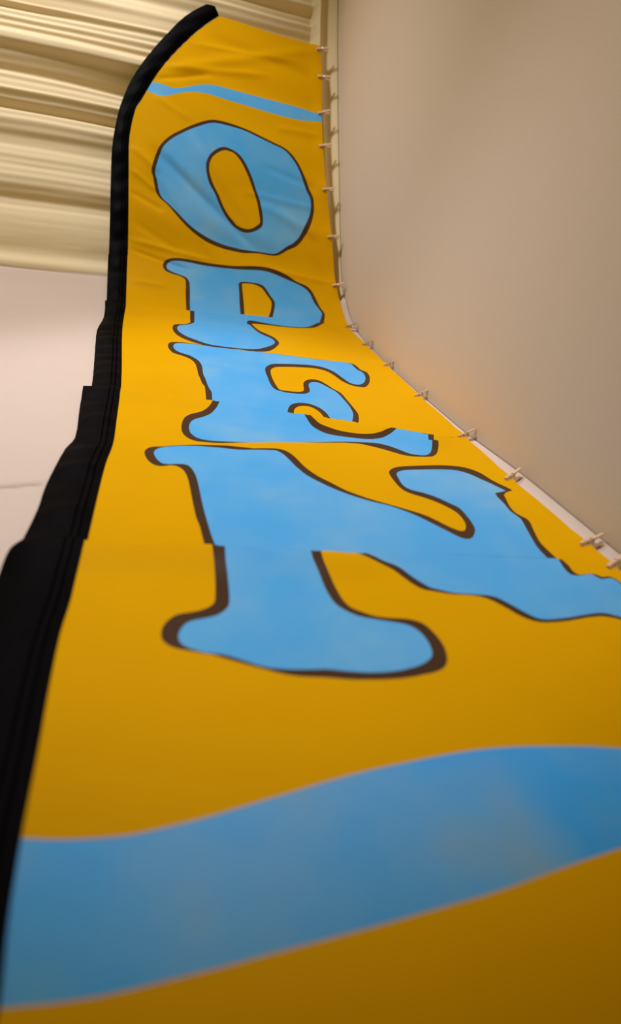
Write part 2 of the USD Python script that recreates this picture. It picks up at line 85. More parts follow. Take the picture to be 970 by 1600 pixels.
PRINT = {
'O_out': [[0.1895,5.2728],[0.2062,5.2768],[0.2233,5.2788],[0.2402,5.2795],[0.261,5.2792],[0.2817,5.2777],[0.3275,5.2718],[0.3525,5.2674],[0.3774,5.2623],[0.4009,5.2564],[0.4242,5.2498],[0.477,5.2334],[0.5362,5.2138],[0.5807,5.2007],[0.602,5.1924],[0.6172,5.1844],[0.6314,5.1748],[0.6444,5.1639],[0.66,5.1478],[0.6743,5.1303],[0.6873,5.1116],[0.7007,5.0883],[0.7127,5.0638],[0.7331,5.0197],[0.7416,5.0002],[0.7494,4.9784],[0.7571,4.9632],[0.7654,4.9489],[0.7713,4.9337],[0.775,4.9109],[0.7758,4.8859],[0.7748,4.8619],[0.7713,4.8353],[0.7649,4.8074],[0.7559,4.7791],[0.7442,4.7505],[0.7332,4.7291],[0.7189,4.7042],[0.706,4.6834],[0.6928,4.6659],[0.677,4.649],[0.66,4.6373],[0.6228,4.6181],[0.5913,4.5955],[0.5751,4.5856],[0.5636,4.5808],[0.5514,4.5777],[0.5393,4.5762],[0.5117,4.5766],[0.4845,4.5792],[0.4573,4.5808],[0.43,4.5784],[0.4027,4.5743],[0.3756,4.5716],[0.3623,4.5715],[0.29,4.5777],[0.2674,4.5812],[0.2404,4.5869],[0.2139,4.5934],[0.1882,4.6011],[0.1649,4.6105],[0.1425,4.6222],[0.1211,4.6358],[0.1038,4.6483],[0.0873,4.6618],[0.0714,4.6759],[0.0544,4.6923],[0.0219,4.7266],[-0.0105,4.763],[-0.0273,4.7804],[-0.0398,4.7903],[-0.0531,4.7993],[-0.0653,4.8094],[-0.0727,4.8179],[-0.0791,4.8274],[-0.0842,4.8371],[-0.0882,4.8481],[-0.0936,4.8738],[-0.1008,4.9159],[-0.1073,4.9328],[-0.1089,4.9413],[-0.1072,4.9563],[-0.095,5.0126],[-0.0896,5.0325],[-0.0833,5.0515],[-0.0772,5.0664],[-0.0704,5.0807],[-0.0621,5.0948],[-0.0492,5.1126],[-0.0348,5.1296],[-0.0193,5.1452],[-0.0004,5.1614],[0.0197,5.1762],[0.0654,5.2072],[0.091,5.2237],[0.1171,5.2394],[0.1408,5.2521],[0.165,5.2635]],
'O_blue': [[0.2121,5.2614],[0.242,5.2635],[0.2722,5.2618],[0.3275,5.2573],[0.3526,5.2544],[0.3774,5.2501],[0.401,5.2441],[0.5362,5.2017],[0.5811,5.1891],[0.6021,5.1804],[0.6176,5.1699],[0.6316,5.157],[0.6445,5.1431],[0.658,5.1274],[0.6703,5.1105],[0.6812,5.0924],[0.6925,5.0686],[0.719,5.0046],[0.7244,4.9862],[0.7308,4.9689],[0.7383,4.9562],[0.7467,4.944],[0.7528,4.931],[0.756,4.914],[0.7566,4.8953],[0.7546,4.8607],[0.7519,4.8447],[0.7474,4.8281],[0.7391,4.8058],[0.6991,4.7185],[0.6883,4.6998],[0.6781,4.6868],[0.6659,4.6735],[0.6527,4.6608],[0.6431,4.6539],[0.6226,4.6418],[0.5872,4.612],[0.569,4.5983],[0.5596,4.5927],[0.5494,4.5884],[0.5391,4.5861],[0.5135,4.5855],[0.4631,4.5902],[0.4341,4.5912],[0.4047,4.5902],[0.3756,4.5901],[0.3623,4.5909],[0.2938,4.5992],[0.2731,4.603],[0.2481,4.6092],[0.2234,4.6164],[0.1995,4.6247],[0.1744,4.6346],[0.15,4.6451],[0.1265,4.6569],[0.1092,4.6675],[0.0926,4.6796],[0.0767,4.6926],[0.0598,4.7082],[0.0272,4.7408],[-0.0165,4.7814],[-0.043,4.802],[-0.0545,4.8135],[-0.0615,4.8247],[-0.0668,4.8371],[-0.0709,4.8497],[-0.0743,4.8652],[-0.0792,4.8965],[-0.088,4.9238],[-0.0902,4.9375],[-0.0884,4.9529],[-0.0754,5.0125],[-0.0703,5.0326],[-0.0601,5.0618],[-0.0551,5.0739],[-0.0486,5.0859],[-0.0366,5.1026],[-0.0231,5.1185],[-0.0084,5.133],[0.0142,5.1518],[0.0379,5.1692],[0.0622,5.1856],[0.1131,5.2175],[0.1394,5.2321],[0.1632,5.2441],[0.1876,5.2547]],
'O_in': [[0.2638,5.1381],[0.2769,5.1393],[0.2903,5.1378],[0.303,5.1346],[0.3192,5.1288],[0.3349,5.1214],[0.349,5.1121],[0.3621,5.1],[0.3737,5.0861],[0.3839,5.0711],[0.3969,5.0486],[0.4085,5.0252],[0.4193,5.0013],[0.4278,4.9799],[0.4513,4.913],[0.4598,4.8915],[0.4672,4.8692],[0.4784,4.8194],[0.4824,4.7949],[0.4843,4.7773],[0.4849,4.7593],[0.4826,4.7418],[0.4779,4.7317],[0.4701,4.7215],[0.4611,4.712],[0.4479,4.7014],[0.4343,4.6943],[0.4206,4.6896],[0.4075,4.6867],[0.394,4.6855],[0.3811,4.687],[0.3656,4.6923],[0.3507,4.6998],[0.3364,4.7081],[0.3261,4.7153],[0.3165,4.7235],[0.3077,4.7324],[0.2953,4.7464],[0.2836,4.7609],[0.2729,4.7757],[0.2623,4.792],[0.2527,4.8089],[0.2437,4.8263],[0.2205,4.8793],[0.211,4.8949],[0.2008,4.91],[0.1919,4.9258],[0.1858,4.9414],[0.1811,4.9576],[0.1775,4.9743],[0.1744,4.9924],[0.1724,5.0108],[0.1729,5.0285],[0.1763,5.0433],[0.1822,5.0582],[0.1902,5.0743],[0.2,5.0905],[0.2117,5.1048],[0.2242,5.1165],[0.2366,5.1256],[0.2501,5.1332]],
'O_hole': [[0.2695,5.1204],[0.2806,5.1218],[0.292,5.1206],[0.3112,5.1172],[0.3191,5.1148],[0.326,5.111],[0.3387,5.0997],[0.3503,5.0869],[0.3608,5.073],[0.3736,5.0525],[0.3851,5.0311],[0.3959,5.0092],[0.4055,4.9879],[0.4143,4.9664],[0.4311,4.9223],[0.4468,4.8786],[0.4525,4.8556],[0.4574,4.8325],[0.4646,4.7925],[0.4669,4.775],[0.4678,4.7574],[0.467,4.7528],[0.4649,4.7481],[0.4618,4.744],[0.4484,4.7296],[0.4344,4.7168],[0.4203,4.7091],[0.4075,4.7062],[0.3938,4.7056],[0.3805,4.7067],[0.3666,4.7099],[0.3532,4.715],[0.3407,4.7216],[0.3345,4.7268],[0.3241,4.7396],[0.3043,4.7598],[0.2953,4.7704],[0.2848,4.7854],[0.2751,4.8011],[0.2663,4.8174],[0.2583,4.8351],[0.2432,4.8712],[0.2236,4.906],[0.2144,4.9237],[0.2067,4.9409],[0.1998,4.9586],[0.1942,4.9766],[0.1912,4.9906],[0.1895,5.0049],[0.1897,5.0188],[0.1917,5.0316],[0.1956,5.0449],[0.2015,5.059],[0.2095,5.0733],[0.2193,5.0864],[0.23,5.0971],[0.2424,5.1067],[0.2558,5.1148]],
'P_u_out': [[0.0703,4.1009],[0.0688,4.2548],[0.07,4.3205],[0.0693,4.3501],[0.0681,4.3566],[0.0657,4.3626],[0.0624,4.3672],[0.0558,4.3728],[0.0485,4.3771],[0.0408,4.3805],[0.0284,4.3843],[0.0032,4.3904],[-0.0077,4.3939],[-0.0186,4.3979],[-0.0289,4.4031],[-0.034,4.4072],[-0.0386,4.4124],[-0.0423,4.4184],[-0.0447,4.4244],[-0.0462,4.4312],[-0.0468,4.438],[-0.0464,4.4451],[-0.0451,4.4532],[-0.0428,4.4616],[-0.0392,4.4677],[-0.0346,4.472],[-0.0295,4.4755],[-0.0156,4.4835],[-0.0081,4.4868],[0.0007,4.4896],[0.0098,4.4917],[0.0315,4.4946],[0.0442,4.4954],[0.0568,4.4955],[0.0787,4.4943],[0.1667,4.4862],[0.189,4.4848],[0.2562,4.484],[0.2901,4.4841],[0.3052,4.4846],[0.3371,4.487],[0.4367,4.5004],[0.4561,4.5019],[0.4757,4.5023],[0.4952,4.5018],[0.5145,4.4998],[0.5342,4.4958],[0.5536,4.4904],[0.5727,4.484],[0.5927,4.4761],[0.6124,4.4674],[0.6318,4.4579],[0.6436,4.4505],[0.655,4.442],[0.6668,4.4344],[0.6865,4.4265],[0.7068,4.4198],[0.7258,4.4107],[0.7365,4.4018],[0.7457,4.3907],[0.7537,4.3781],[0.7603,4.3636],[0.7705,4.3307],[0.7768,4.3073],[0.7888,4.2578],[0.8007,4.2255],[0.8051,4.2079],[0.8052,4.1969],[0.8034,4.1845],[0.8008,4.1719],[0.797,4.1573],[0.7881,4.1269],[0.7869,4.1204],[0.7859,4.1074],[0.5093,4.1188],[0.3458,4.1164],[0.1093,4.0991]],
'P_u_blue': [[0.0893,4.2024],[0.0908,4.2924],[0.0902,4.331],[0.0892,4.3412],[0.087,4.3508],[0.0839,4.3596],[0.0803,4.3667],[0.0757,4.3729],[0.0705,4.3777],[0.0611,4.383],[0.0408,4.3904],[0.0156,4.3985],[-0.0043,4.4064],[-0.0116,4.4102],[-0.0183,4.4151],[-0.0224,4.4195],[-0.0259,4.4248],[-0.0281,4.4307],[-0.0282,4.4362],[-0.025,4.4495],[-0.0219,4.4576],[-0.0179,4.4628],[-0.0134,4.4662],[-0.0066,4.4691],[0.0081,4.4734],[0.0189,4.4753],[0.0406,4.4772],[0.0551,4.4773],[0.0842,4.4759],[0.1502,4.4693],[0.2056,4.4663],[0.2336,4.4656],[0.2617,4.4655],[0.3327,4.4665],[0.3628,4.4684],[0.4477,4.4764],[0.4671,4.4773],[0.4828,4.477],[0.4984,4.4757],[0.5138,4.4733],[0.5335,4.4684],[0.5529,4.4624],[0.5919,4.4486],[0.6308,4.433],[0.6545,4.425],[0.6661,4.4203],[0.6821,4.4128],[0.6978,4.4044],[0.7126,4.3945],[0.7231,4.3851],[0.7325,4.3741],[0.7402,4.3613],[0.747,4.341],[0.7518,4.3185],[0.7576,4.2962],[0.7663,4.2743],[0.7759,4.2525],[0.7845,4.2288],[0.7892,4.2138],[0.7898,4.2053],[0.788,4.1936],[0.7846,4.181],[0.7763,4.1553],[0.7667,4.1284],[0.7614,4.1084],[0.5093,4.1188],[0.4358,4.1179],[0.3458,4.1164],[0.1093,4.0991],[0.0886,4.1001]],
'P_c_dark': [[0.3445,4.2303],[0.3475,4.3157],[0.3466,4.3512],[0.3469,4.3685],[0.3477,4.3736],[0.3494,4.3787],[0.352,4.3824],[0.3581,4.3863],[0.3651,4.3889],[0.3721,4.3904],[0.3855,4.392],[0.3989,4.3925],[0.4258,4.3922],[0.4392,4.3914],[0.4524,4.3894],[0.4624,4.387],[0.4722,4.3835],[0.4808,4.3781],[0.4879,4.37],[0.4939,4.36],[0.5056,4.3364],[0.517,4.3091],[0.5295,4.2842],[0.5342,4.2704],[0.5354,4.2595],[0.535,4.2472],[0.5336,4.2342],[0.5303,4.2145],[0.5175,4.1559],[0.5086,4.1188],[0.3419,4.1162]],
'P_c_yel': [[0.367,4.2342],[0.3669,4.2922],[0.3647,4.3747],[0.377,4.3796],[0.3832,4.3811],[0.3947,4.3823],[0.4062,4.3828],[0.4176,4.3823],[0.4273,4.381],[0.4368,4.3787],[0.446,4.3754],[0.456,4.3706],[0.4655,4.3647],[0.4739,4.357],[0.4817,4.3453],[0.4945,4.3177],[0.5107,4.2857],[0.5167,4.2677],[0.5177,4.2567],[0.5167,4.2442],[0.515,4.231],[0.5118,4.2112],[0.5078,4.1909],[0.5031,4.1703],[0.4985,4.1534],[0.4873,4.1185],[0.362,4.1167],[0.3659,4.1973]],
'P_l_out': [[0.0864,3.9468],[0.087,4.068],[0.108,4.0668],[0.342,4.0862],[0.4924,4.0891],[0.5038,4.0893],[0.7357,4.0787],[0.7777,4.0788],[0.7721,4.0752],[0.7693,4.0727],[0.7513,4.0527],[0.7402,4.042],[0.7293,4.0327],[0.7185,4.0258],[0.7048,4.0209],[0.6912,4.0183],[0.6358,4.0098],[0.6152,4.0077],[0.5893,4.0063],[0.5382,4.0061],[0.4343,4.0113],[0.42,4.0111],[0.4092,4.01],[0.3875,4.0057],[0.4015,3.9601],[0.408,3.9415],[0.4151,3.925],[0.4236,3.9116],[0.4418,3.8894],[0.4641,3.8607],[0.4742,3.8437],[0.4796,3.8304],[0.4841,3.8146],[0.4876,3.7969],[0.4891,3.7853],[0.4897,3.772],[0.4892,3.7582],[0.4879,3.7498],[0.4855,3.741],[0.4827,3.7333],[0.472,3.7084],[0.461,3.6851],[0.45,3.6645],[0.44,3.6485],[0.4299,3.635],[0.4201,3.625],[0.408,3.6168],[0.3962,3.612],[0.3847,3.6092],[0.3671,3.6066],[0.3499,3.6059],[0.3329,3.6066],[0.3146,3.6097],[0.2965,3.6143],[0.2783,3.6177],[0.2739,3.617],[0.2694,3.6153],[0.265,3.6143],[0.2467,3.6153],[0.1741,3.6224],[0.1563,3.6266],[0.1384,3.6344],[0.1208,3.6446],[0.1033,3.6565],[0.0884,3.6681],[0.0736,3.6815],[0.059,3.6967],[0.0483,3.7092],[0.0377,3.7235],[0.0277,3.7411],[0.0209,3.757],[0.0147,3.7757],[0.0095,3.7952],[0.0064,3.81],[0.0043,3.826],[0.0038,3.8454],[0.0052,3.8665],[0.0082,3.8853],[0.0119,3.8971],[0.017,3.904],[0.0229,3.9073],[0.0288,3.9094],[0.0401,3.9122],[0.0515,3.9139],[0.0628,3.9185],[0.0707,3.9256],[0.0785,3.9355]],
'P_l_blue': [[0.1058,3.952],[0.1086,4.0669],[0.342,4.0862],[0.4299,4.088],[0.5038,4.0893],[0.7479,4.0785],[0.7339,4.0681],[0.7181,4.0526],[0.7104,4.046],[0.698,4.0373],[0.6855,4.0296],[0.6733,4.0241],[0.6541,4.0195],[0.6351,4.0171],[0.6164,4.0158],[0.5905,4.015],[0.5649,4.0153],[0.5395,4.0166],[0.5143,4.0189],[0.4644,4.0251],[0.422,4.0325],[0.4009,4.0354],[0.3843,4.0362],[0.3783,4.0356],[0.3728,4.033],[0.3693,4.0283],[0.3662,4.0215],[0.3644,4.0145],[0.3646,4.0082],[0.366,4.0015],[0.368,3.9959],[0.3702,3.9941],[0.3731,3.994],[0.3756,3.9926],[0.3786,3.9859],[0.3958,3.9258],[0.4024,3.9061],[0.4104,3.8896],[0.419,3.8753],[0.4279,3.8621],[0.4381,3.8493],[0.4487,3.8376],[0.4584,3.8235],[0.4634,3.8128],[0.4676,3.7996],[0.4705,3.7844],[0.4706,3.7746],[0.4695,3.7627],[0.4672,3.7523],[0.4615,3.7386],[0.4547,3.7266],[0.4479,3.7166],[0.4362,3.7018],[0.4245,3.6891],[0.413,3.6777],[0.4002,3.6655],[0.3876,3.6547],[0.3753,3.6462],[0.3619,3.6399],[0.3488,3.6359],[0.3359,3.6336],[0.317,3.6322],[0.2753,3.6328],[0.2301,3.6384],[0.1937,3.6451],[0.1756,3.6493],[0.1578,3.6568],[0.14,3.6694],[0.1224,3.6852],[0.0897,3.7166],[0.0747,3.7321],[0.06,3.7505],[0.0504,3.7655],[0.0412,3.7827],[0.0327,3.8003],[0.0289,3.8102],[0.0257,3.8223],[0.0245,3.8369],[0.0259,3.8569],[0.0293,3.8765],[0.0335,3.888],[0.0426,3.8977],[0.0626,3.9081],[0.0792,3.9205],[0.0874,3.9281],[0.0936,3.9351]],
'E_u_out': [[0.115,2.994],[0.1171,3.1086],[0.1164,3.1236],[0.1142,3.1356],[0.1088,3.1583],[0.1032,3.2193],[0.0985,3.2564],[0.0966,3.3206],[0.0952,3.3433],[0.0932,3.3657],[0.0902,3.3861],[0.0858,3.4033],[0.0802,3.4183],[0.074,3.4306],[0.0644,3.4445],[0.0542,3.4557],[0.0437,3.4658],[0.0319,3.4745],[0.0199,3.4819],[0.0084,3.4929],[0.0027,3.5033],[-0.0026,3.5174],[-0.0073,3.5333],[-0.0103,3.5464],[-0.0128,3.5613],[-0.0143,3.577],[-0.0146,3.5904],[-0.014,3.6046],[-0.0123,3.6167],[-0.0092,3.6268],[-0.0052,3.6346],[-0.0008,3.6391],[0.0147,3.6456],[0.0304,3.6486],[0.0462,3.6499],[0.0621,3.6495],[0.0936,3.6445],[0.1554,3.6318],[0.2178,3.6235],[0.2625,3.6137],[0.285,3.6098],[0.3094,3.608],[0.3588,3.6065],[0.3984,3.6034],[0.4182,3.6011],[0.4478,3.5966],[0.6045,3.5691],[0.6537,3.5613],[0.6971,3.5576],[0.741,3.5546],[0.7835,3.5468],[0.7917,3.5407],[0.7981,3.5297],[0.803,3.5161],[0.8051,3.5011],[0.8059,3.4837],[0.808,3.4691],[0.8151,3.4581],[0.8236,3.4499],[0.829,3.4367],[0.8294,3.4178],[0.8267,3.3943],[0.8217,3.3695],[0.814,3.3435],[0.804,3.3163],[0.7932,3.2916],[0.7826,3.2718],[0.7711,3.2543],[0.7607,3.2424],[0.7512,3.2376],[0.7427,3.2383],[0.7242,3.2435],[0.7142,3.2481],[0.7052,3.2553],[0.6953,3.2678],[0.6862,3.283],[0.6781,3.3006],[0.6719,3.3211],[0.6667,3.3442],[0.6606,3.3659],[0.6538,3.3837],[0.6462,3.4],[0.6372,3.413],[0.6246,3.4243],[0.6107,3.4322],[0.596,3.4372],[0.5773,3.4398],[0.5579,3.4395],[0.509,3.435],[0.4797,3.4307],[0.4386,3.4223],[0.4266,3.4181],[0.4145,3.4101],[0.4073,3.4018],[0.3999,3.3899],[0.3939,3.3757],[0.3903,3.3602],[0.3879,3.3425],[0.3864,3.3255],[0.3848,3.2981],[0.384,3.2715],[0.3845,3.2199],[0.3875,3.171],[0.3885,3.1595],[0.3901,3.1492],[0.393,3.1427],[0.4031,3.136],[0.4145,3.1331],[0.4262,3.1315],[0.4394,3.13],[0.4528,3.1298],[0.4667,3.1317],[0.4724,3.1344],[0.4848,3.1453],[0.4922,3.1766],[0.4977,3.2142],[0.5015,3.2324],[0.5064,3.2472],[0.5125,3.2614],[0.5188,3.2721],[0.5287,3.283],[0.5387,3.2904],[0.548,3.2941],[0.5593,3.2948],[0.5698,3.2918],[0.579,3.2848],[0.5874,3.2719],[0.5943,3.255],[0.6008,3.2373],[0.6158,3.1889],[0.628,3.1654],[0.6327,3.1511],[0.6354,3.1262],[0.6404,2.9743],[0.6408,2.9577],[0.6399,2.9401],[0.6377,2.9241],[0.6343,2.9072],[0.6301,2.8905],[0.6265,2.8788],[0.6173,2.8554],[0.5032,2.8881],[0.5005,2.9195],[0.498,2.9333],[0.4938,2.9476],[0.4887,2.9603],[0.4826,2.9708],[0.4764,2.9777],[0.4692,2.9822],[0.4615,2.9843],[0.4519,2.9843],[0.4417,2.982],[0.4313,2.9761],[0.4245,2.9688],[0.4175,2.9581],[0.4114,2.9459],[0.4079,2.9357],[0.4027,2.9116],[0.3195,2.9246],[0.2565,2.9417],[0.1592,2.9832]],
'E_u_blue': [[0.1377,3.0691],[0.1369,3.079],[0.1314,3.1104],[0.1278,3.1377],[0.1233,3.2107],[0.119,3.2431],[0.1174,3.2602],[0.1171,3.29],[0.1176,3.3212],[0.1171,3.3516],[0.1153,3.3728],[0.1124,3.393],[0.1086,3.4111],[0.1039,3.4258],[0.0982,3.4382],[0.0854,3.4609],[0.0782,3.4712],[0.0707,3.48],[0.0605,3.4887],[0.0501,3.4958],[0.0398,3.5042],[0.032,3.5118],[0.0244,3.5206],[0.0175,3.5326],[0.0132,3.5444],[0.0097,3.5594],[0.0076,3.5756],[0.0078,3.5894],[0.0095,3.6044],[0.0122,3.616],[0.0173,3.6258],[0.0234,3.6321],[0.0296,3.6354],[0.0476,3.6396],[0.0658,3.6407],[0.084,3.6401],[0.1077,3.6373],[0.1553,3.6286],[0.2177,3.6219],[0.2624,3.6122],[0.2849,3.6082],[0.3093,3.6064],[0.3586,3.6049],[0.3982,3.6017],[0.4179,3.5993],[0.4475,3.5947],[0.6041,3.5673],[0.6533,3.5595],[0.6964,3.5564],[0.74,3.554],[0.781,3.5444],[0.7851,3.5357],[0.7871,3.5039],[0.7903,3.4726],[0.7928,3.4592],[0.7969,3.4524],[0.802,3.4476],[0.8056,3.4401],[0.8075,3.4261],[0.808,3.4094],[0.806,3.3907],[0.8009,3.3684],[0.7936,3.3442],[0.7851,3.3219],[0.7766,3.3053],[0.7669,3.2907],[0.7579,3.2799],[0.7484,3.2724],[0.7395,3.2689],[0.7316,3.2684],[0.7226,3.2709],[0.7147,3.2766],[0.7082,3.286],[0.7005,3.3076],[0.6781,3.3958],[0.6722,3.4122],[0.663,3.4291],[0.6527,3.4436],[0.6413,3.4553],[0.6278,3.4643],[0.6133,3.4704],[0.5983,3.4745],[0.5812,3.477],[0.5636,3.4774],[0.5458,3.4765],[0.5163,3.4739],[0.4866,3.4701],[0.4414,3.4624],[0.4255,3.4586],[0.4095,3.4507],[0.4002,3.4421],[0.3907,3.4295],[0.3819,3.414],[0.3766,3.4012],[0.372,3.3854],[0.3691,3.3699],[0.3672,3.3426],[0.3656,3.2259],[0.3661,3.1967],[0.3675,3.1775],[0.37,3.1602],[0.3735,3.1463],[0.3783,3.1376],[0.3843,3.1321],[0.4009,3.1212],[0.4116,3.1158],[0.4228,3.1123],[0.4389,3.1099],[0.4556,3.1094],[0.4728,3.1112],[0.4811,3.1135],[0.4899,3.1182],[0.4987,3.126],[0.5033,3.1333],[0.508,3.1438],[0.5116,3.1549],[0.5138,3.1683],[0.5163,3.1967],[0.5186,3.2109],[0.5213,3.2255],[0.525,3.2373],[0.5316,3.2481],[0.5392,3.2562],[0.5462,3.2606],[0.5556,3.2623],[0.5645,3.2603],[0.5722,3.255],[0.5806,3.2433],[0.6114,3.1768],[0.6179,3.1558],[0.6215,3.1336],[0.6235,3.1089],[0.6279,3.03],[0.628,3.0023],[0.6271,2.9814],[0.6251,2.9597],[0.622,2.9377],[0.6193,2.9254],[0.6066,2.8868],[0.5968,2.8613],[0.5234,2.8826],[0.5227,2.9156],[0.521,2.9303],[0.5176,2.9467],[0.513,2.9616],[0.5074,2.9744],[0.4995,2.9873],[0.4905,2.9981],[0.4806,3.0063],[0.4706,3.0117],[0.4598,3.0144],[0.4484,3.0145],[0.4382,3.0122],[0.4275,3.0073],[0.4167,2.9994],[0.4099,2.9917],[0.403,2.9811],[0.3969,2.9686],[0.3911,2.9521],[0.3816,2.9149],[0.3195,2.9246],[0.2571,2.9415],[0.1597,2.983],[0.135,2.9892],[0.1375,3.0427]],
'E_l_out': [[0.1171,2.9049],[0.1231,2.9167],[0.1285,2.931],[0.1339,2.9499],[0.1558,2.9446],[0.2532,2.9035],[0.3126,2.8875],[0.4284,2.8698],[0.4492,2.8642],[0.4538,2.8465],[0.4642,2.8199],[0.4689,2.8121],[0.4771,2.8036],[0.4861,2.7964],[0.508,2.7814],[0.521,2.7735],[0.5344,2.7672],[0.5548,2.7604],[0.5647,2.758],[0.5628,2.7581],[0.5853,2.7533],[0.5969,2.752],[0.6087,2.7514],[0.6207,2.7516],[0.633,2.7529],[0.6434,2.7552],[0.6541,2.7585],[0.6648,2.7628],[0.675,2.7682],[0.6964,2.7819],[0.7051,2.7856],[0.7092,2.7888],[0.7116,2.7931],[0.7163,2.8045],[0.7277,2.8251],[0.7336,2.8336],[0.7411,2.8418],[0.7488,2.8481],[0.7558,2.852],[0.7673,2.8551],[0.7781,2.8556],[0.7881,2.8542],[0.7976,2.851],[0.8062,2.8458],[0.8138,2.839],[0.8202,2.8308],[0.8255,2.821],[0.8296,2.8094],[0.8319,2.7979],[0.8328,2.7845],[0.833,2.7705],[0.8301,2.7571],[0.8301,2.7526],[0.8349,2.7497],[0.8418,2.7499],[0.8498,2.7517],[0.8351,2.7142],[0.8421,2.7152],[0.8478,2.7143],[0.85,2.713],[0.8502,2.7101],[0.8435,2.692],[0.8349,2.6726],[0.8241,2.6514],[0.817,2.6392],[0.8092,2.6277],[0.8016,2.6186],[0.7929,2.6111],[0.7844,2.6058],[0.7768,2.6031],[0.7568,2.6003],[0.7377,2.5999],[0.7192,2.6007],[0.709,2.6017],[0.6993,2.6039],[0.6902,2.6072],[0.6805,2.6126],[0.6344,2.6461],[0.615,2.6575],[0.5809,2.6743],[0.5682,2.6785],[0.5539,2.6808],[0.5201,2.6818],[0.4465,2.674],[0.3837,2.6703],[0.3152,2.6642],[0.2816,2.6608],[0.2313,2.6547],[0.2065,2.6514],[0.1628,2.6442],[0.1413,2.6417],[0.1254,2.6413],[0.1097,2.642],[0.0837,2.6452],[0.0733,2.6477],[0.0633,2.6524],[0.0558,2.6585],[0.0486,2.6669],[0.042,2.6773],[0.0377,2.6869],[0.0341,2.6987],[0.0315,2.7118],[0.0303,2.7273],[0.0303,2.7443],[0.0312,2.7613],[0.033,2.7798],[0.0357,2.7985],[0.0396,2.8152],[0.0451,2.8292],[0.0519,2.8409],[0.0591,2.8504],[0.0708,2.8609],[0.0829,2.8685],[0.0947,2.877],[0.1026,2.885],[0.1102,2.8944]],
'E_l_blue': [[0.1419,2.8989],[0.1468,2.9113],[0.1512,2.9259],[0.1558,2.9446],[0.251,2.9041],[0.3126,2.8875],[0.4291,2.8697],[0.4295,2.8578],[0.4319,2.8387],[0.4369,2.8127],[0.4404,2.8013],[0.4452,2.7912],[0.4508,2.782],[0.4643,2.7631],[0.4722,2.7534],[0.4809,2.7459],[0.4949,2.7388],[0.5097,2.734],[0.5428,2.7262],[0.5795,2.7206],[0.5364,2.7256],[0.5701,2.7202],[0.5931,2.7182],[0.605,2.7182],[0.6148,2.7188],[0.6247,2.72],[0.6441,2.7242],[0.6534,2.7271],[0.6628,2.731],[0.6733,2.7367],[0.6942,2.7509],[0.7028,2.7579],[0.7115,2.7661],[0.7206,2.7759],[0.7434,2.8077],[0.7514,2.8164],[0.7593,2.8237],[0.7666,2.8285],[0.7739,2.8308],[0.7805,2.8305],[0.786,2.8281],[0.7919,2.8225],[0.7967,2.8147],[0.8006,2.8055],[0.8032,2.795],[0.8048,2.7831],[0.8061,2.7709],[0.8057,2.7581],[0.8069,2.754],[0.8129,2.751],[0.8203,2.7502],[0.8285,2.7506],[0.816,2.7155],[0.8282,2.7112],[0.8166,2.6817],[0.809,2.6653],[0.7964,2.6425],[0.7896,2.6329],[0.782,2.6247],[0.7742,2.6182],[0.7673,2.6143],[0.757,2.612],[0.7474,2.6122],[0.7384,2.6134],[0.7296,2.6153],[0.7213,2.6183],[0.7137,2.6227],[0.7049,2.6307],[0.6885,2.6495],[0.6799,2.6583],[0.6712,2.6669],[0.6618,2.6742],[0.6501,2.6811],[0.6377,2.6866],[0.6246,2.6904],[0.6098,2.692],[0.544,2.6907],[0.5268,2.6893],[0.4915,2.6855],[0.4474,2.678],[0.426,2.6754],[0.2818,2.6618],[0.2314,2.6553],[0.2067,2.653],[0.185,2.6525],[0.1284,2.6545],[0.1147,2.6555],[0.1011,2.658],[0.0916,2.661],[0.0822,2.6655],[0.0733,2.6724],[0.0672,2.6801],[0.0616,2.6902],[0.0568,2.7023],[0.0543,2.7129],[0.0528,2.7255],[0.0523,2.7385],[0.0529,2.753],[0.0545,2.7681],[0.0573,2.7818],[0.0612,2.793],[0.0662,2.8026],[0.0715,2.8104],[0.0795,2.8187],[0.0879,2.825],[0.0963,2.8324],[0.1139,2.852],[0.1222,2.8637],[0.1293,2.8749],[0.1359,2.8867]],
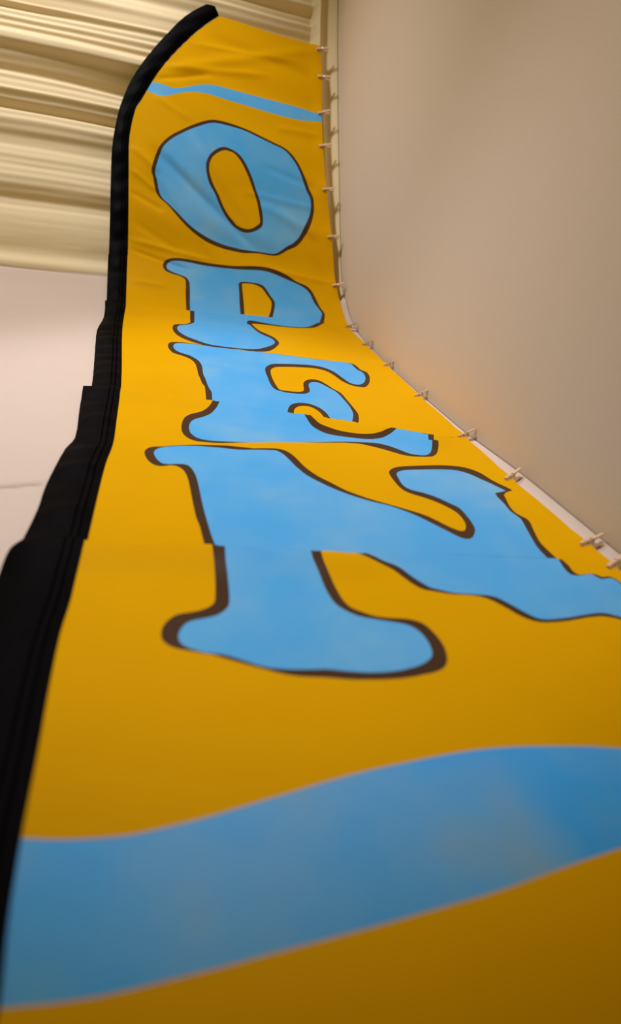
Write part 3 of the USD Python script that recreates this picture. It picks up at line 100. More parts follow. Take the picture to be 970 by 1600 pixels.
'N_u_out': [[0.0685,2.1349],[0.0621,2.2025],[0.0563,2.2349],[0.0546,2.2497],[0.0506,2.3005],[0.0446,2.3952],[0.0421,2.4224],[0.04,2.4373],[0.037,2.4519],[0.0332,2.465],[0.0291,2.4742],[0.0241,2.4819],[0.0187,2.4879],[0.0135,2.4917],[0.0079,2.4938],[0.0023,2.4944],[-0.0064,2.4924],[-0.0151,2.4889],[-0.0237,2.4874],[-0.0304,2.4887],[-0.0371,2.4919],[-0.0434,2.4973],[-0.0491,2.5052],[-0.0544,2.5153],[-0.0591,2.5269],[-0.0626,2.5389],[-0.0655,2.5524],[-0.0672,2.5659],[-0.0669,2.5734],[-0.0652,2.5807],[-0.063,2.5867],[-0.0591,2.5932],[-0.0546,2.5984],[-0.0499,2.6018],[-0.042,2.6044],[-0.0258,2.6063],[0.0091,2.6149],[0.0447,2.6219],[0.0628,2.6243],[0.0809,2.6255],[0.1422,2.6269],[0.1545,2.6265],[0.1668,2.6251],[0.2283,2.6142],[0.2625,2.6181],[0.2845,2.6193],[0.2935,2.6188],[0.3022,2.617],[0.3097,2.6141],[0.3168,2.6099],[0.3232,2.6037],[0.3297,2.5942],[0.3354,2.5829],[0.3403,2.5703],[0.3465,2.5486],[0.3518,2.5261],[0.3578,2.5055],[0.3657,2.4862],[0.3742,2.4686],[0.3833,2.4526],[0.3923,2.4397],[0.4112,2.4167],[0.4287,2.3918],[0.4378,2.3804],[0.4498,2.3683],[0.4622,2.3573],[0.4864,2.3381],[0.5103,2.3222],[0.5401,2.3049],[0.5653,2.289],[0.6007,2.2661],[0.6114,2.2578],[0.6199,2.2493],[0.6278,2.2398],[0.6353,2.2303],[0.6498,2.2099],[0.6573,2.2005],[0.6636,2.194],[0.6703,2.1883],[0.6778,2.1842],[0.6814,2.1838],[0.6858,2.185],[0.6901,2.1876],[0.6939,2.1918],[0.6977,2.1975],[0.7007,2.2033],[0.704,2.2114],[0.7064,2.2197],[0.7079,2.2273],[0.709,2.2394],[0.7091,2.251],[0.708,2.2617],[0.7056,2.2712],[0.7021,2.2797],[0.6979,2.2875],[0.6908,2.2988],[0.683,2.3094],[0.6746,2.3193],[0.6661,2.3283],[0.6475,2.3443],[0.6274,2.3573],[0.6178,2.3647],[0.6111,2.3715],[0.6052,2.3795],[0.6006,2.3895],[0.5977,2.4039],[0.5962,2.4206],[0.5955,2.4383],[0.595,2.4521],[0.5953,2.4668],[0.5973,2.4821],[0.5999,2.4895],[0.6042,2.4973],[0.6089,2.5035],[0.6172,2.5113],[0.6258,2.5175],[0.634,2.522],[0.6466,2.5266],[0.6587,2.5293],[0.6903,2.5348],[0.749,2.5424],[0.7687,2.5446],[0.7881,2.5457],[0.8056,2.5456],[0.8227,2.5445],[0.8392,2.542],[0.8512,2.5391],[0.8625,2.5349],[0.8727,2.5289],[0.8822,2.5207],[0.8905,2.5109],[0.8975,2.4995],[0.9024,2.4862],[0.91,2.4575],[0.9196,2.4369],[0.937,2.4041],[0.9401,2.3947],[0.9413,2.3898],[0.9329,2.3878],[0.9241,2.3848],[0.9147,2.3799],[0.9095,2.3759],[0.8985,2.3643],[0.8926,2.3419],[0.8832,2.3124],[0.8799,2.299],[0.8785,2.2865],[0.8785,2.2751],[0.8799,2.2653],[0.8854,2.2545],[0.8924,2.2451],[0.8957,2.2331],[0.8927,2.2181],[0.8804,2.1839],[0.8697,2.1484],[0.8663,2.1324],[0.8655,2.1188],[0.8688,2.0671],[0.8363,2.0706],[0.6006,2.0902],[0.4051,2.0984],[0.3851,2.0999],[0.3099,2.1073],[0.2875,2.1109],[0.2,2.1174],[0.1094,2.1276],[0.0847,2.1325]],
'N_u_blue': [[0.0841,2.1715],[0.0766,2.2445],[0.0729,2.2872],[0.0655,2.4077],[0.0632,2.4306],[0.0611,2.4455],[0.0583,2.46],[0.0548,2.4736],[0.0512,2.4837],[0.047,2.4927],[0.0421,2.4991],[0.0359,2.5027],[0.029,2.5038],[0.0222,2.504],[0.0087,2.5029],[-0.0046,2.501],[-0.0175,2.5029],[-0.0236,2.5083],[-0.0294,2.5176],[-0.0344,2.5287],[-0.0384,2.5406],[-0.0416,2.5544],[-0.0431,2.5678],[-0.042,2.5756],[-0.0392,2.583],[-0.0358,2.5888],[-0.0305,2.5949],[-0.0248,2.5993],[-0.0188,2.6026],[-0.0097,2.6062],[0.0091,2.6107],[0.028,2.6144],[0.0518,2.6163],[0.0661,2.6166],[0.0805,2.6162],[0.1167,2.6126],[0.1348,2.6102],[0.1711,2.6036],[0.1894,2.6015],[0.2045,2.6019],[0.2353,2.6052],[0.2608,2.6066],[0.2892,2.6064],[0.2961,2.6032],[0.3029,2.5953],[0.3089,2.5847],[0.3139,2.5726],[0.3206,2.5513],[0.3322,2.508],[0.3447,2.4735],[0.3518,2.4586],[0.3623,2.4416],[0.3735,2.4264],[0.3939,2.401],[0.4129,2.3811],[0.4271,2.368],[0.4415,2.3558],[0.4562,2.3445],[0.4709,2.3345],[0.5008,2.3167],[0.5076,2.3142],[0.5179,2.3093],[0.528,2.3041],[0.5378,2.2984],[0.5473,2.2915],[0.5564,2.284],[0.5742,2.2684],[0.5828,2.2602],[0.591,2.2515],[0.6005,2.2397],[0.6423,2.1832],[0.6547,2.1656],[0.6615,2.1578],[0.6664,2.1537],[0.6718,2.1506],[0.6782,2.1493],[0.6837,2.1502],[0.69,2.1529],[0.6962,2.1575],[0.7041,2.1665],[0.712,2.1775],[0.7185,2.1886],[0.722,2.1976],[0.7241,2.2066],[0.727,2.2268],[0.7279,2.2491],[0.7278,2.2782],[0.726,2.2912],[0.7227,2.299],[0.7127,2.3112],[0.6955,2.3344],[0.6861,2.3453],[0.6773,2.3541],[0.6679,2.3622],[0.658,2.3696],[0.6474,2.3752],[0.6364,2.3801],[0.6264,2.3868],[0.6207,2.3933],[0.6161,2.4018],[0.6131,2.4123],[0.6125,2.4249],[0.6161,2.463],[0.6172,2.4714],[0.6195,2.4794],[0.6229,2.4851],[0.6275,2.4903],[0.6319,2.4941],[0.6401,2.4988],[0.6482,2.5019],[0.6561,2.504],[0.6739,2.5074],[0.6915,2.5097],[0.7532,2.5158],[0.775,2.5167],[0.7923,2.5168],[0.8093,2.5159],[0.8251,2.5128],[0.8361,2.508],[0.8458,2.5011],[0.8545,2.4929],[0.8625,2.4827],[0.8766,2.4601],[0.896,2.4322],[0.9135,2.4001],[0.9205,2.3901],[0.8762,2.3749],[0.8728,2.3569],[0.8718,2.3487],[0.8718,2.3128],[0.8685,2.2891],[0.8679,2.2785],[0.8704,2.265],[0.8741,2.2527],[0.8761,2.2393],[0.8747,2.2296],[0.8591,2.1721],[0.8472,2.1245],[0.8451,2.1108],[0.8443,2.0922],[0.8449,2.0748],[0.8459,2.0696],[0.6006,2.0902],[0.4051,2.0984],[0.3851,2.0999],[0.3099,2.1073],[0.2875,2.1109],[0.2,2.1174],[0.1094,2.1276],[0.0904,2.1314]],
'N_lr_out': [[0.3773,2.0815],[0.398,2.0829],[0.4605,2.0915],[0.4794,2.0934],[0.498,2.0943],[0.516,2.0938],[0.6006,2.0902],[0.8363,2.0706],[0.8798,2.0659],[0.8823,2.0429],[0.8822,2.0381],[0.8795,2.028],[0.8789,2.0235],[0.8797,2.0171],[0.8815,2.0115],[0.8852,2.008],[0.8929,2.0076],[0.9117,2.0105],[0.9184,2.0099],[0.9245,2.0086],[0.93,2.0066],[0.9337,2.0036],[0.9366,1.9999],[0.9404,1.9973],[0.9459,1.9969],[0.952,1.9974],[0.9572,1.9968],[0.9611,1.9942],[0.9641,1.9907],[0.9665,1.9866],[0.9679,1.9823],[0.9694,1.9727],[0.9798,1.944],[0.9832,1.929],[0.9847,1.9161],[0.9845,1.9024],[0.9802,1.8878],[0.9715,1.8738],[0.9592,1.859],[0.945,1.8439],[0.9214,1.8432],[0.9111,1.8446],[0.8994,1.8492],[0.8784,1.8612],[0.8682,1.8657],[0.8576,1.8698],[0.8459,1.8727],[0.8343,1.8735],[0.8087,1.872],[0.7587,1.8649],[0.728,1.8627],[0.7037,1.863],[0.6943,1.8641],[0.6859,1.8664],[0.6771,1.8708],[0.6692,1.8765],[0.6621,1.883],[0.6554,1.8911],[0.6433,1.909],[0.6283,1.9278],[0.6196,1.9361],[0.6113,1.9416],[0.602,1.9459],[0.5919,1.9491],[0.5787,1.9512],[0.5515,1.9538],[0.5387,1.9568],[0.4956,1.9696],[0.4876,1.9741],[0.4799,1.9826],[0.4732,1.993],[0.4554,2.0252],[0.4488,2.035],[0.4415,2.0419],[0.4087,2.0653],[0.4003,2.0708],[0.3928,2.0747]],
'N_lr_blue': [[0.3976,2.0828],[0.458,2.0912],[0.4767,2.0932],[0.4951,2.0941],[0.5129,2.0939],[0.6006,2.0902],[0.8363,2.0706],[0.8717,2.0668],[0.8653,2.0407],[0.8633,2.0288],[0.8628,2.0213],[0.8633,2.0146],[0.8655,2.0095],[0.8698,2.0064],[0.8757,2.0048],[0.8825,2.0043],[0.8943,2.0059],[0.907,2.0087],[0.9176,2.0089],[0.9233,2.0038],[0.9268,1.9963],[0.932,1.9908],[0.9398,1.9905],[0.9489,1.9918],[0.9565,1.9914],[0.9604,1.9887],[0.9631,1.9847],[0.965,1.9801],[0.9658,1.9763],[0.9653,1.9674],[0.9601,1.9472],[0.9542,1.9271],[0.9498,1.9082],[0.9502,1.899],[0.952,1.8907],[0.9514,1.8818],[0.9482,1.8764],[0.9359,1.8638],[0.9167,1.86],[0.9086,1.8598],[0.8998,1.8618],[0.8847,1.8687],[0.8649,1.879],[0.8537,1.8826],[0.842,1.8833],[0.829,1.8825],[0.7989,1.8791],[0.7655,1.8744],[0.7342,1.8718],[0.7195,1.8715],[0.711,1.8719],[0.703,1.8732],[0.6961,1.8756],[0.6889,1.8805],[0.6827,1.8866],[0.6706,1.9018],[0.6646,1.9109],[0.6517,1.9282],[0.6448,1.9365],[0.6365,1.943],[0.6259,1.9472],[0.614,1.9497],[0.5857,1.9539],[0.5694,1.9557],[0.5537,1.9585],[0.5414,1.9626],[0.5106,1.9762],[0.5076,1.9785],[0.4995,1.9887],[0.4919,1.9998],[0.4845,2.0114],[0.4718,2.0357],[0.4642,2.0464],[0.4554,2.0529],[0.4355,2.0624],[0.4172,2.0758],[0.4074,2.0814],[0.4004,2.0829]],
'N_l_out': [[0.0836,2.0659],[0.0822,2.1124],[0.107,2.1075],[0.1948,2.0975],[0.2813,2.091],[0.3038,2.0874],[0.3025,2.0697],[0.3027,2.062],[0.3036,2.0512],[0.3083,2.0166],[0.3135,1.9624],[0.3154,1.9517],[0.3179,1.9428],[0.3211,1.9347],[0.3251,1.9279],[0.3305,1.9221],[0.3503,1.9086],[0.3576,1.9043],[0.3651,1.9009],[0.3748,1.8979],[0.3849,1.8957],[0.3951,1.8938],[0.418,1.8907],[0.429,1.8883],[0.4369,1.8853],[0.4442,1.8813],[0.4505,1.876],[0.4548,1.8695],[0.4581,1.8619],[0.4631,1.8458],[0.4648,1.8373],[0.4659,1.8287],[0.4662,1.821],[0.4658,1.813],[0.4634,1.7988],[0.4587,1.7864],[0.4523,1.7765],[0.4483,1.7725],[0.4427,1.7685],[0.4366,1.7654],[0.4306,1.7632],[0.4197,1.7605],[0.3852,1.7557],[0.3595,1.7539],[0.3314,1.7545],[0.2908,1.758],[0.2776,1.7598],[0.2388,1.7674],[0.1999,1.7729],[0.1795,1.7783],[0.1613,1.7853],[0.0931,1.8164],[0.0681,1.829],[0.0223,1.8434],[0.0146,1.8462],[0.0071,1.8498],[0.0022,1.853],[-0.0026,1.857],[-0.0069,1.8617],[-0.0093,1.8656],[-0.0112,1.8702],[-0.0123,1.8751],[-0.0127,1.8813],[-0.0123,1.8878],[-0.0113,1.894],[-0.0094,1.9002],[-0.0067,1.9061],[-0.0035,1.9112],[0.0013,1.9172],[0.0068,1.9225],[0.0127,1.9264],[0.0207,1.9288],[0.0377,1.9311],[0.0453,1.9329],[0.0529,1.9351],[0.0604,1.9382],[0.0657,1.9413],[0.0708,1.9453],[0.0754,1.9502],[0.0774,1.9539],[0.0797,1.9633],[0.0822,1.9969],[0.0835,2.0326]],
'N_l_blue': [[0.106,2.0687],[0.1071,2.1075],[0.1956,2.0974],[0.2826,2.0907],[0.2817,2.0713],[0.282,2.0629],[0.2871,2.0278],[0.2885,2.0133],[0.2904,1.9819],[0.2919,1.9681],[0.294,1.9551],[0.297,1.9432],[0.3,1.936],[0.3038,1.9297],[0.308,1.9242],[0.3144,1.9175],[0.3212,1.9114],[0.3284,1.9061],[0.3345,1.9023],[0.3478,1.8966],[0.4111,1.8779],[0.42,1.8735],[0.4261,1.8686],[0.4314,1.8625],[0.4355,1.8555],[0.4384,1.8478],[0.4402,1.8393],[0.4411,1.8305],[0.4412,1.8228],[0.4405,1.8149],[0.439,1.807],[0.4374,1.8025],[0.435,1.7979],[0.4319,1.7942],[0.4254,1.7889],[0.4183,1.7845],[0.4112,1.7811],[0.4011,1.7775],[0.391,1.7749],[0.3709,1.7712],[0.3509,1.7695],[0.3384,1.7694],[0.3142,1.7707],[0.3016,1.7723],[0.2768,1.7768],[0.2542,1.7822],[0.2428,1.7843],[0.2027,1.7868],[0.1763,1.7902],[0.1549,1.7947],[0.1383,1.8006],[0.1087,1.8169],[0.0905,1.8259],[0.0811,1.8297],[0.0606,1.8338],[0.0512,1.8373],[0.0418,1.8413],[0.0327,1.846],[0.0277,1.8492],[0.0229,1.8532],[0.0187,1.858],[0.0165,1.8624],[0.015,1.8678],[0.0145,1.8731],[0.0151,1.8796],[0.0168,1.8861],[0.0192,1.8919],[0.0226,1.8978],[0.0268,1.903],[0.0315,1.9069],[0.0386,1.91],[0.0708,1.9171],[0.0792,1.9201],[0.0856,1.9242],[0.0919,1.9295],[0.0975,1.9359],[0.1005,1.9408],[0.1028,1.9467],[0.1041,1.953],[0.1059,1.9738],[0.1067,1.9958],[0.107,2.0354]],
'stripe': [[-0.1398,5.4232],[-0.079,5.42],[-0.0593,5.4184],[-0.0234,5.4114],[-0.0051,5.4098],[0.0129,5.4118],[0.0312,5.4162],[0.0495,5.4223],[0.1009,5.4448],[0.1268,5.4538],[0.1528,5.4602],[0.179,5.4653],[0.2051,5.4681],[0.2469,5.4682],[0.389,5.4602],[0.627,5.4452],[0.6877,5.4402],[0.7308,5.435],[0.7732,5.4262],[0.8149,5.4153],[0.8251,5.414],[0.8461,5.4127],[0.8467,5.3774],[0.8259,5.378],[0.8155,5.3777],[0.777,5.3752],[0.7381,5.3707],[0.6994,5.3673],[0.6544,5.3672],[0.61,5.3691],[0.5662,5.3722],[0.5064,5.3778],[0.2737,5.4042],[0.1984,5.4149],[0.1606,5.4175],[0.1311,5.416],[0.1013,5.4111],[0.0717,5.4037],[0.0496,5.3961],[-0.0301,5.3631],[-0.0481,5.3566],[-0.0589,5.3543],[-0.0698,5.3539],[-0.0803,5.3549],[-0.1606,5.3736]],
'band': [[-0.17,1.575],[-0.153,1.5726],[-0.1246,1.5673],[-0.1104,1.5652],[-0.0882,1.563],[-0.0657,1.5614],[-0.043,1.5607],[-0.0269,1.5614],[0.0204,1.5665],[0.05,1.5704],[0.1985,1.5965],[0.2351,1.6021],[0.2662,1.6059],[0.2981,1.6089],[0.3607,1.614],[0.3914,1.616],[0.4223,1.6169],[0.4529,1.6166],[0.4837,1.6151],[0.5143,1.6125],[0.5619,1.6074],[0.6097,1.6012],[0.6564,1.5927],[0.7147,1.5785],[0.7712,1.5622],[0.8259,1.5445],[0.8699,1.5281],[0.9117,1.5105],[0.9514,1.4924],[0.9877,1.4734],[1.0634,1.4372],[0.9921,1.3943],[0.9669,1.4161],[0.9371,1.4365],[0.8971,1.4524],[0.8498,1.4619],[0.7966,1.4668],[0.7424,1.469],[0.6767,1.4692],[0.612,1.467],[0.5496,1.4631],[0.491,1.4573],[0.3827,1.444],[0.3395,1.44],[0.2214,1.4317],[0.0536,1.4226],[-0.0245,1.4195],[-0.0613,1.4189],[-0.0989,1.4208],[-0.1511,1.4259]]}
SLEEVE_IN = [[[-0.159,2.1281],[-0.1601,2.0956],[-0.1616,2.0674],[-0.1627,2.0383],[-0.1626,2.0151],[-0.1624,1.9924],[-0.1626,1.9707],[-0.1639,1.9432],[-0.1654,1.9171],[-0.1662,1.8918],[-0.1656,1.8493],[-0.1644,1.8097],[-0.163,1.773],[-0.1614,1.7389],[-0.1597,1.7071],[-0.1584,1.6775],[-0.1573,1.646],[-0.1565,1.6169],[-0.1556,1.5898],[-0.155,1.5766],[-0.1543,1.5637],[-0.1536,1.5512],[-0.1523,1.5313],[-0.151,1.5125],[-0.1494,1.4946],[-0.1475,1.4776],[-0.1453,1.4613],[-0.1433,1.4459],[-0.1426,1.4395],[-0.142,1.4333],[-0.1414,1.4273],[-0.1414,1.0]],[[-0.1591,3.0077],[-0.1584,2.9342],[-0.1556,2.8415],[-0.1529,2.7537],[-0.1511,2.7033],[-0.1495,2.6554],[-0.1492,2.6101],[-0.1512,2.5683],[-0.1543,2.5288],[-0.1563,2.4903],[-0.1573,2.4124],[-0.1573,2.3412],[-0.1572,2.2765],[-0.1572,2.2321],[-0.1571,2.1906],[-0.157,2.1517]],[[-0.212,4.0371],[-0.2145,3.9685],[-0.2131,3.8676],[-0.2085,3.7559],[-0.1968,3.5645],[-0.1844,3.3908],[-0.1733,3.2333],[-0.1695,3.1734],[-0.1659,3.1157],[-0.1626,3.0605]],[[0.2354,5.8438],[0.1971,5.8103],[0.1598,5.7773],[0.1241,5.7406],[0.086,5.6975],[0.0497,5.6571],[0.0149,5.6107],[-0.0194,5.5658],[-0.0523,5.5199],[-0.0825,5.4717],[-0.1119,5.4198],[-0.1387,5.3646],[-0.1653,5.3094],[-0.1757,5.2908],[-0.186,5.2721],[-0.1936,5.2528],[-0.2054,5.2025],[-0.2144,5.1513],[-0.2207,5.1009],[-0.2233,5.0533],[-0.2231,5.0056],[-0.2226,4.9592],[-0.2229,4.8806],[-0.222,4.7952],[-0.2219,4.7145],[-0.2219,4.6401],[-0.2222,4.5651],[-0.2221,4.4852],[-0.2225,4.48],[-0.2232,4.4748],[-0.2236,4.4695],[-0.2234,4.3633],[-0.2209,4.2408],[-0.2148,4.0832]]]
SLEEVE_OUT = [[[-0.2704,2.1309],[-0.2762,2.1231],[-0.2812,2.1149],[-0.2846,2.1057],[-0.2874,2.0882],[-0.2887,2.0699],[-0.2889,2.0507],[-0.2905,1.9432],[-0.292,1.9171],[-0.2928,1.8918],[-0.2922,1.8493],[-0.291,1.8097],[-0.2896,1.773],[-0.2881,1.7389],[-0.2864,1.7071],[-0.285,1.6775],[-0.2839,1.646],[-0.2831,1.6169],[-0.2823,1.5898],[-0.2817,1.5766],[-0.281,1.5637],[-0.2802,1.5512],[-0.2789,1.5313],[-0.2776,1.5125],[-0.276,1.4946],[-0.2741,1.4776],[-0.2719,1.4613],[-0.27,1.4459],[-0.2692,1.4395],[-0.2686,1.4333],[-0.268,1.4273],[-0.268,1.0]],[[-0.2725,3.0037],[-0.2704,2.9535],[-0.2678,2.9011],[-0.263,2.8375],[-0.2566,2.7655],[-0.2505,2.6981],[-0.2478,2.6376],[-0.2507,2.6123],[-0.2565,2.5905],[-0.261,2.5677],[-0.2648,2.5204],[-0.2673,2.4743],[-0.2693,2.4305],[-0.2704,2.4028],[-0.2711,2.3758],[-0.2712,2.3495],[-0.2704,2.3208],[-0.2692,2.293],[-0.2687,2.2669],[-0.2699,2.2271],[-0.2717,2.1902],[-0.2738,2.1556]],[[-0.3084,4.0833],[-0.3048,4.0344],[-0.3019,3.9805],[-0.2991,3.9066],[-0.3008,3.8482],[-0.3049,3.791],[-0.3072,3.7335],[-0.3064,3.6952],[-0.3042,3.6565],[-0.3014,3.6186],[-0.2891,3.4708],[-0.2767,3.3327],[-0.2648,3.1999],[-0.2605,3.1493],[-0.2567,3.1008],[-0.2533,3.0544]],[[0.1666,5.8885],[0.1294,5.8617],[0.0934,5.8349],[0.0598,5.8049],[0.0262,5.7661],[-0.005,5.7281],[-0.0352,5.6893],[-0.0686,5.6414],[-0.1012,5.5988],[-0.1319,5.5539],[-0.1613,5.5048],[-0.1892,5.4584],[-0.2141,5.4089],[-0.2342,5.3603],[-0.2515,5.3115],[-0.2666,5.2622],[-0.2763,5.2235],[-0.2839,5.1844],[-0.2905,5.1454],[-0.2965,5.1075],[-0.3015,5.0693],[-0.3049,5.0309],[-0.3077,4.9761],[-0.3094,4.9229],[-0.3101,4.8661],[-0.3109,4.7916],[-0.3114,4.7178],[-0.312,4.6437],[-0.313,4.5899],[-0.3135,4.5322],[-0.314,4.4712],[-0.3147,4.466],[-0.3159,4.4608],[-0.3166,4.4555],[-0.3157,4.3617],[-0.3124,4.2563],[-0.3052,4.1246]]]
RIGHT = [[0.802,5.8069],[0.8081,5.7503],[0.8132,5.6925],[0.8153,5.6296],[0.8181,5.5681],[0.8183,5.5021],[0.8181,5.4328],[0.8207,5.37],[0.8233,5.3051],[0.8262,5.2386],[0.8325,5.1578],[0.8393,5.0762],[0.8447,4.9898],[0.8575,4.9067],[0.8682,4.8167],[0.8757,4.7219],[0.8852,4.6349],[0.8914,4.5408],[0.8962,4.4331],[0.9078,4.3397],[0.9147,4.2238],[0.9141,4.0754],[0.9238,4.0021],[0.9349,3.9188],[0.9399,3.822],[0.9518,3.7382],[0.9579,3.6437],[0.9564,3.5368],[0.9693,3.4231],[0.9726,3.2983],[0.9657,3.1628],[0.9736,3.0273],[0.9761,2.8961],[0.9711,2.7662],[0.9805,2.6711],[0.9806,2.5711],[0.9727,2.4693],[0.984,2.3469],[0.9892,2.2329],[0.987,2.1257],[0.9906,2.0933],[0.9922,2.0605],[0.9948,2.0298],[0.9948,1.0]]
TOP = [[0.2354,5.8438],[0.2734,5.8417],[0.3116,5.8393],[0.3499,5.8364],[0.4004,5.8314],[0.4512,5.8259],[0.5027,5.821],[0.5501,5.8177],[0.5982,5.8151],[0.6468,5.813],[0.6952,5.8115],[0.7438,5.8092],[0.7908,5.8008]]
PINS = [[0.802,5.7805],[0.8042,5.628],[0.8144,5.4287],[0.8262,5.2386],[0.8447,4.9898],[0.8757,4.7219],[0.896,4.4289],[0.9199,4.0695],[0.9435,3.8227],[0.9609,3.5312],[0.969,3.1568],[0.9671,2.7623],[0.971,2.4586],[0.9821,2.1161],[0.9948,2.0298]]

# ---- helpers
def define_mesh(path, v, f, n, mat):
    m = UsdGeom.Mesh.Define(stage, path)
    m.CreatePointsAttr(Vt.Vec3fArray.FromNumpy(np.ascontiguousarray(v, np.float32)))
    m.CreateFaceVertexCountsAttr(Vt.IntArray.FromNumpy(np.full(len(f), 3, np.int32)))
    m.CreateFaceVertexIndicesAttr(Vt.IntArray.FromNumpy(np.ascontiguousarray(f, np.int32).ravel()))
    m.CreateSubdivisionSchemeAttr('none')
    m.CreateDoubleSidedAttr(True)
    if n is not None:
        m.CreateNormalsAttr(Vt.Vec3fArray.FromNumpy(np.ascontiguousarray(n, np.float32)))
        m.SetNormalsInterpolation('vertex')
    UsdShade.MaterialBindingAPI.Apply(m.GetPrim()).Bind(mat)
    return m
def tag(p, **kw):
    p = p.GetPrim() if hasattr(p, 'GetPrim') else p
    for k, v in kw.items(): p.SetCustomDataByKey(k, v)
    return p
def looks(name, nodes, links=(), surface='p.BSDF'):
    return usdkit.material(stage, '/World/Looks/' + name, nodes, links, surface=surface)

# ---- materials
def printed(name, c0, c1, c2, scale, rough, spec=.12, lo=.40, hi=.70):
    return looks(name, {
        'g': ('geometry', {}),
        'n': ('noise_texture', {'scale': scale, 'detail': 3.0, 'roughness': .55}),
        'r': ('rgb_ramp', {'ramp': [(0, c0), (lo, c0), ((lo + hi) / 2, c1), (hi, c2), (1, c2)]}),
        'w': ('noise_texture', {'scale': 900.0, 'detail': 1.0}),
        'b': ('bump', {'strength': .06, 'distance': .0006}),
        'p': ('principled_bsdf', {'roughness': rough, 'specular_ior_level': spec})},
        [('g.position', 'n.vector'), ('g.position', 'w.vector'), ('n.fac', 'r.fac'), ('r.color', 'p.base_color'), ('w.fac', 'b.height'), ('b.normal', 'p.normal')])
M_YELLOW = printed('yellow_polyester', (.70, .355, .001), (.72, .365, .001), (.74, .375, .0015), 3.0, .5, .015)
M_BLUE = printed('blue_print', (.075, .40, .80), (.11, .42, .78), (.17, .45, .72), 5.0, .42, .22)
M_BAND = printed('blue_band_print', (.055, .39, .92), (.13, .41, .80), (.25, .40, .52), 3.6, .42)
M_DARK = printed('dark_brown_print', (.058, .027, .011), (.064, .029, .012), (.07, .032, .014), 6.0, .42)
M_BLACK = printed('black_nylon', (.0012, .0009, .0012), (.0018, .0013, .002), (.003, .0022, .0034), 8.0, .6, .03)
M_THREAD = looks('black_thread', {'p': ('principled_bsdf', {'base_color': (.001, .001, .001), 'roughness': .9, 'specular_ior_level': 0.0})})
M_SHEET = looks('white_cotton', {
    'g': ('geometry', {}), 'n': ('noise_texture', {'scale': 260.0, 'detail': 3.0}), 'b': ('bump', {'strength': .10, 'distance': .001}),
    'p': ('principled_bsdf', {'base_color': (.66, .53, .44), 'roughness': .75, 'specular_ior_level': .2})},
    [('g.position', 'n.vector'), ('n.fac', 'b.height'), ('b.normal', 'p.normal')])
M_CURTAIN = looks('cream_curtain_cotton', {
    'g': ('geometry', {}), 'n': ('noise_texture', {'scale': 260.0, 'detail': 3.0}), 'b': ('bump', {'strength': .10, 'distance': .001}),
    'p': ('principled_bsdf', {'base_color': (.76, .615, .37), 'roughness': .75, 'specular_ior_level': .2})},
    [('g.position', 'n.vector'), ('n.fac', 'b.height'), ('b.normal', 'p.normal')])
M_WALL = looks('cream_paint', {
    'g': ('geometry', {}), 'n': ('noise_texture', {'scale': 140.0, 'detail': 4.0}), 'b': ('bump', {'strength': .12, 'distance': .0012}),
    'v': ('voronoi_texture', {'scale': 3.1, 'randomness': 1.0}), 'k': ('rgb_ramp', {'ramp': [(0, (.40, .28, .18)), (.006, (.42, .30, .2)), (.012, (.73, .59, .45)), (1, (.73, .59, .45))]}),
    'p': ('principled_bsdf', {'roughness': .55, 'specular_ior_level': .3})},
    [('g.position', 'n.vector'), ('g.position', 'v.vector'), ('v.distance', 'k.fac'), ('k.color', 'p.base_color'), ('n.fac', 'b.height'), ('b.normal', 'p.normal')])
M_FLOOR = looks('grey_floor', {'g': ('geometry', {}), 'n': ('noise_texture', {'scale': 12.0, 'detail': 4.0}), 'r': ('rgb_ramp', {'ramp': [(0, (.20, .17, .14)), (1, (.28, .25, .21))]}), 'p': ('principled_bsdf', {'roughness': .6})},
    [('g.position', 'n.vector'), ('n.fac', 'r.fac'), ('r.color', 'p.base_color')])
M_WOOD = looks('pale_birch', {
    'c': ('texture_coordinate', {}), 'm': ('mapping', {'scale': (60.0, 900.0, 900.0)}), 'n': ('noise_texture', {'scale': 1.0, 'detail': 3.0}),
    'r': ('rgb_ramp', {'ramp': [(0, (.56, .36, .19)), (.5, (.70, .48, .28)), (1, (.78, .58, .37))]}), 'p': ('principled_bsdf', {'roughness': .6})},
    [('c.object', 'm.vector'), ('m.vector', 'n.vector'), ('n.fac', 'r.fac'), ('r.color', 'p.base_color')])
M_WIRE = looks('steel_wire', {'p': ('principled_bsdf', {'base_color': (.55, .52, .48), 'metallic': 1.0, 'roughness': .35})})

# ---- the flag: everything is cut out of one cloth (x, s) so that print and panel share one surface
def seg_tab(k, t):
    a = np.array(t[k]); return a[np.argsort(a[:, 0])]
LOWT, UPT = [seg_tab(k, LOW) for k in range(3)], [seg_tab(k, UPC) for k in range(3)]
def flag_point(x, s, k, extra=0.0):
    """a point of the cloth in its stretch k, whose far end is pleated: it rises to a lip, curls over and runs back under itself"""
    h = LIFT + waves(x, s) + extra
    if k == 3: return at(x, s, h) * U
    t = LOWT[k]
    sc, fd = np.interp(x, t[:, 0], t[:, 1]), np.interp(x, t[:, 0], t[:, 2])
    h = h + LIP * fd * smooth(1 - (sc - s) / .10)
    over = np.where(fd > .12, np.maximum(s - sc, 0), 0)
    rad = .0042 * np.maximum(fd, .02)
    th = np.minimum(over / rad, math.pi)
    back = np.maximum(over - rad * math.pi, 0)
    s2 = np.where(over > 0, sc + rad * np.sin(th) - back, s)
    s2 = np.where((fd <= .12), s, s2)
    h2 = np.where(over > 0, h - rad * (1 - np.cos(th)), h)
    return at(x, s2, h2) * U
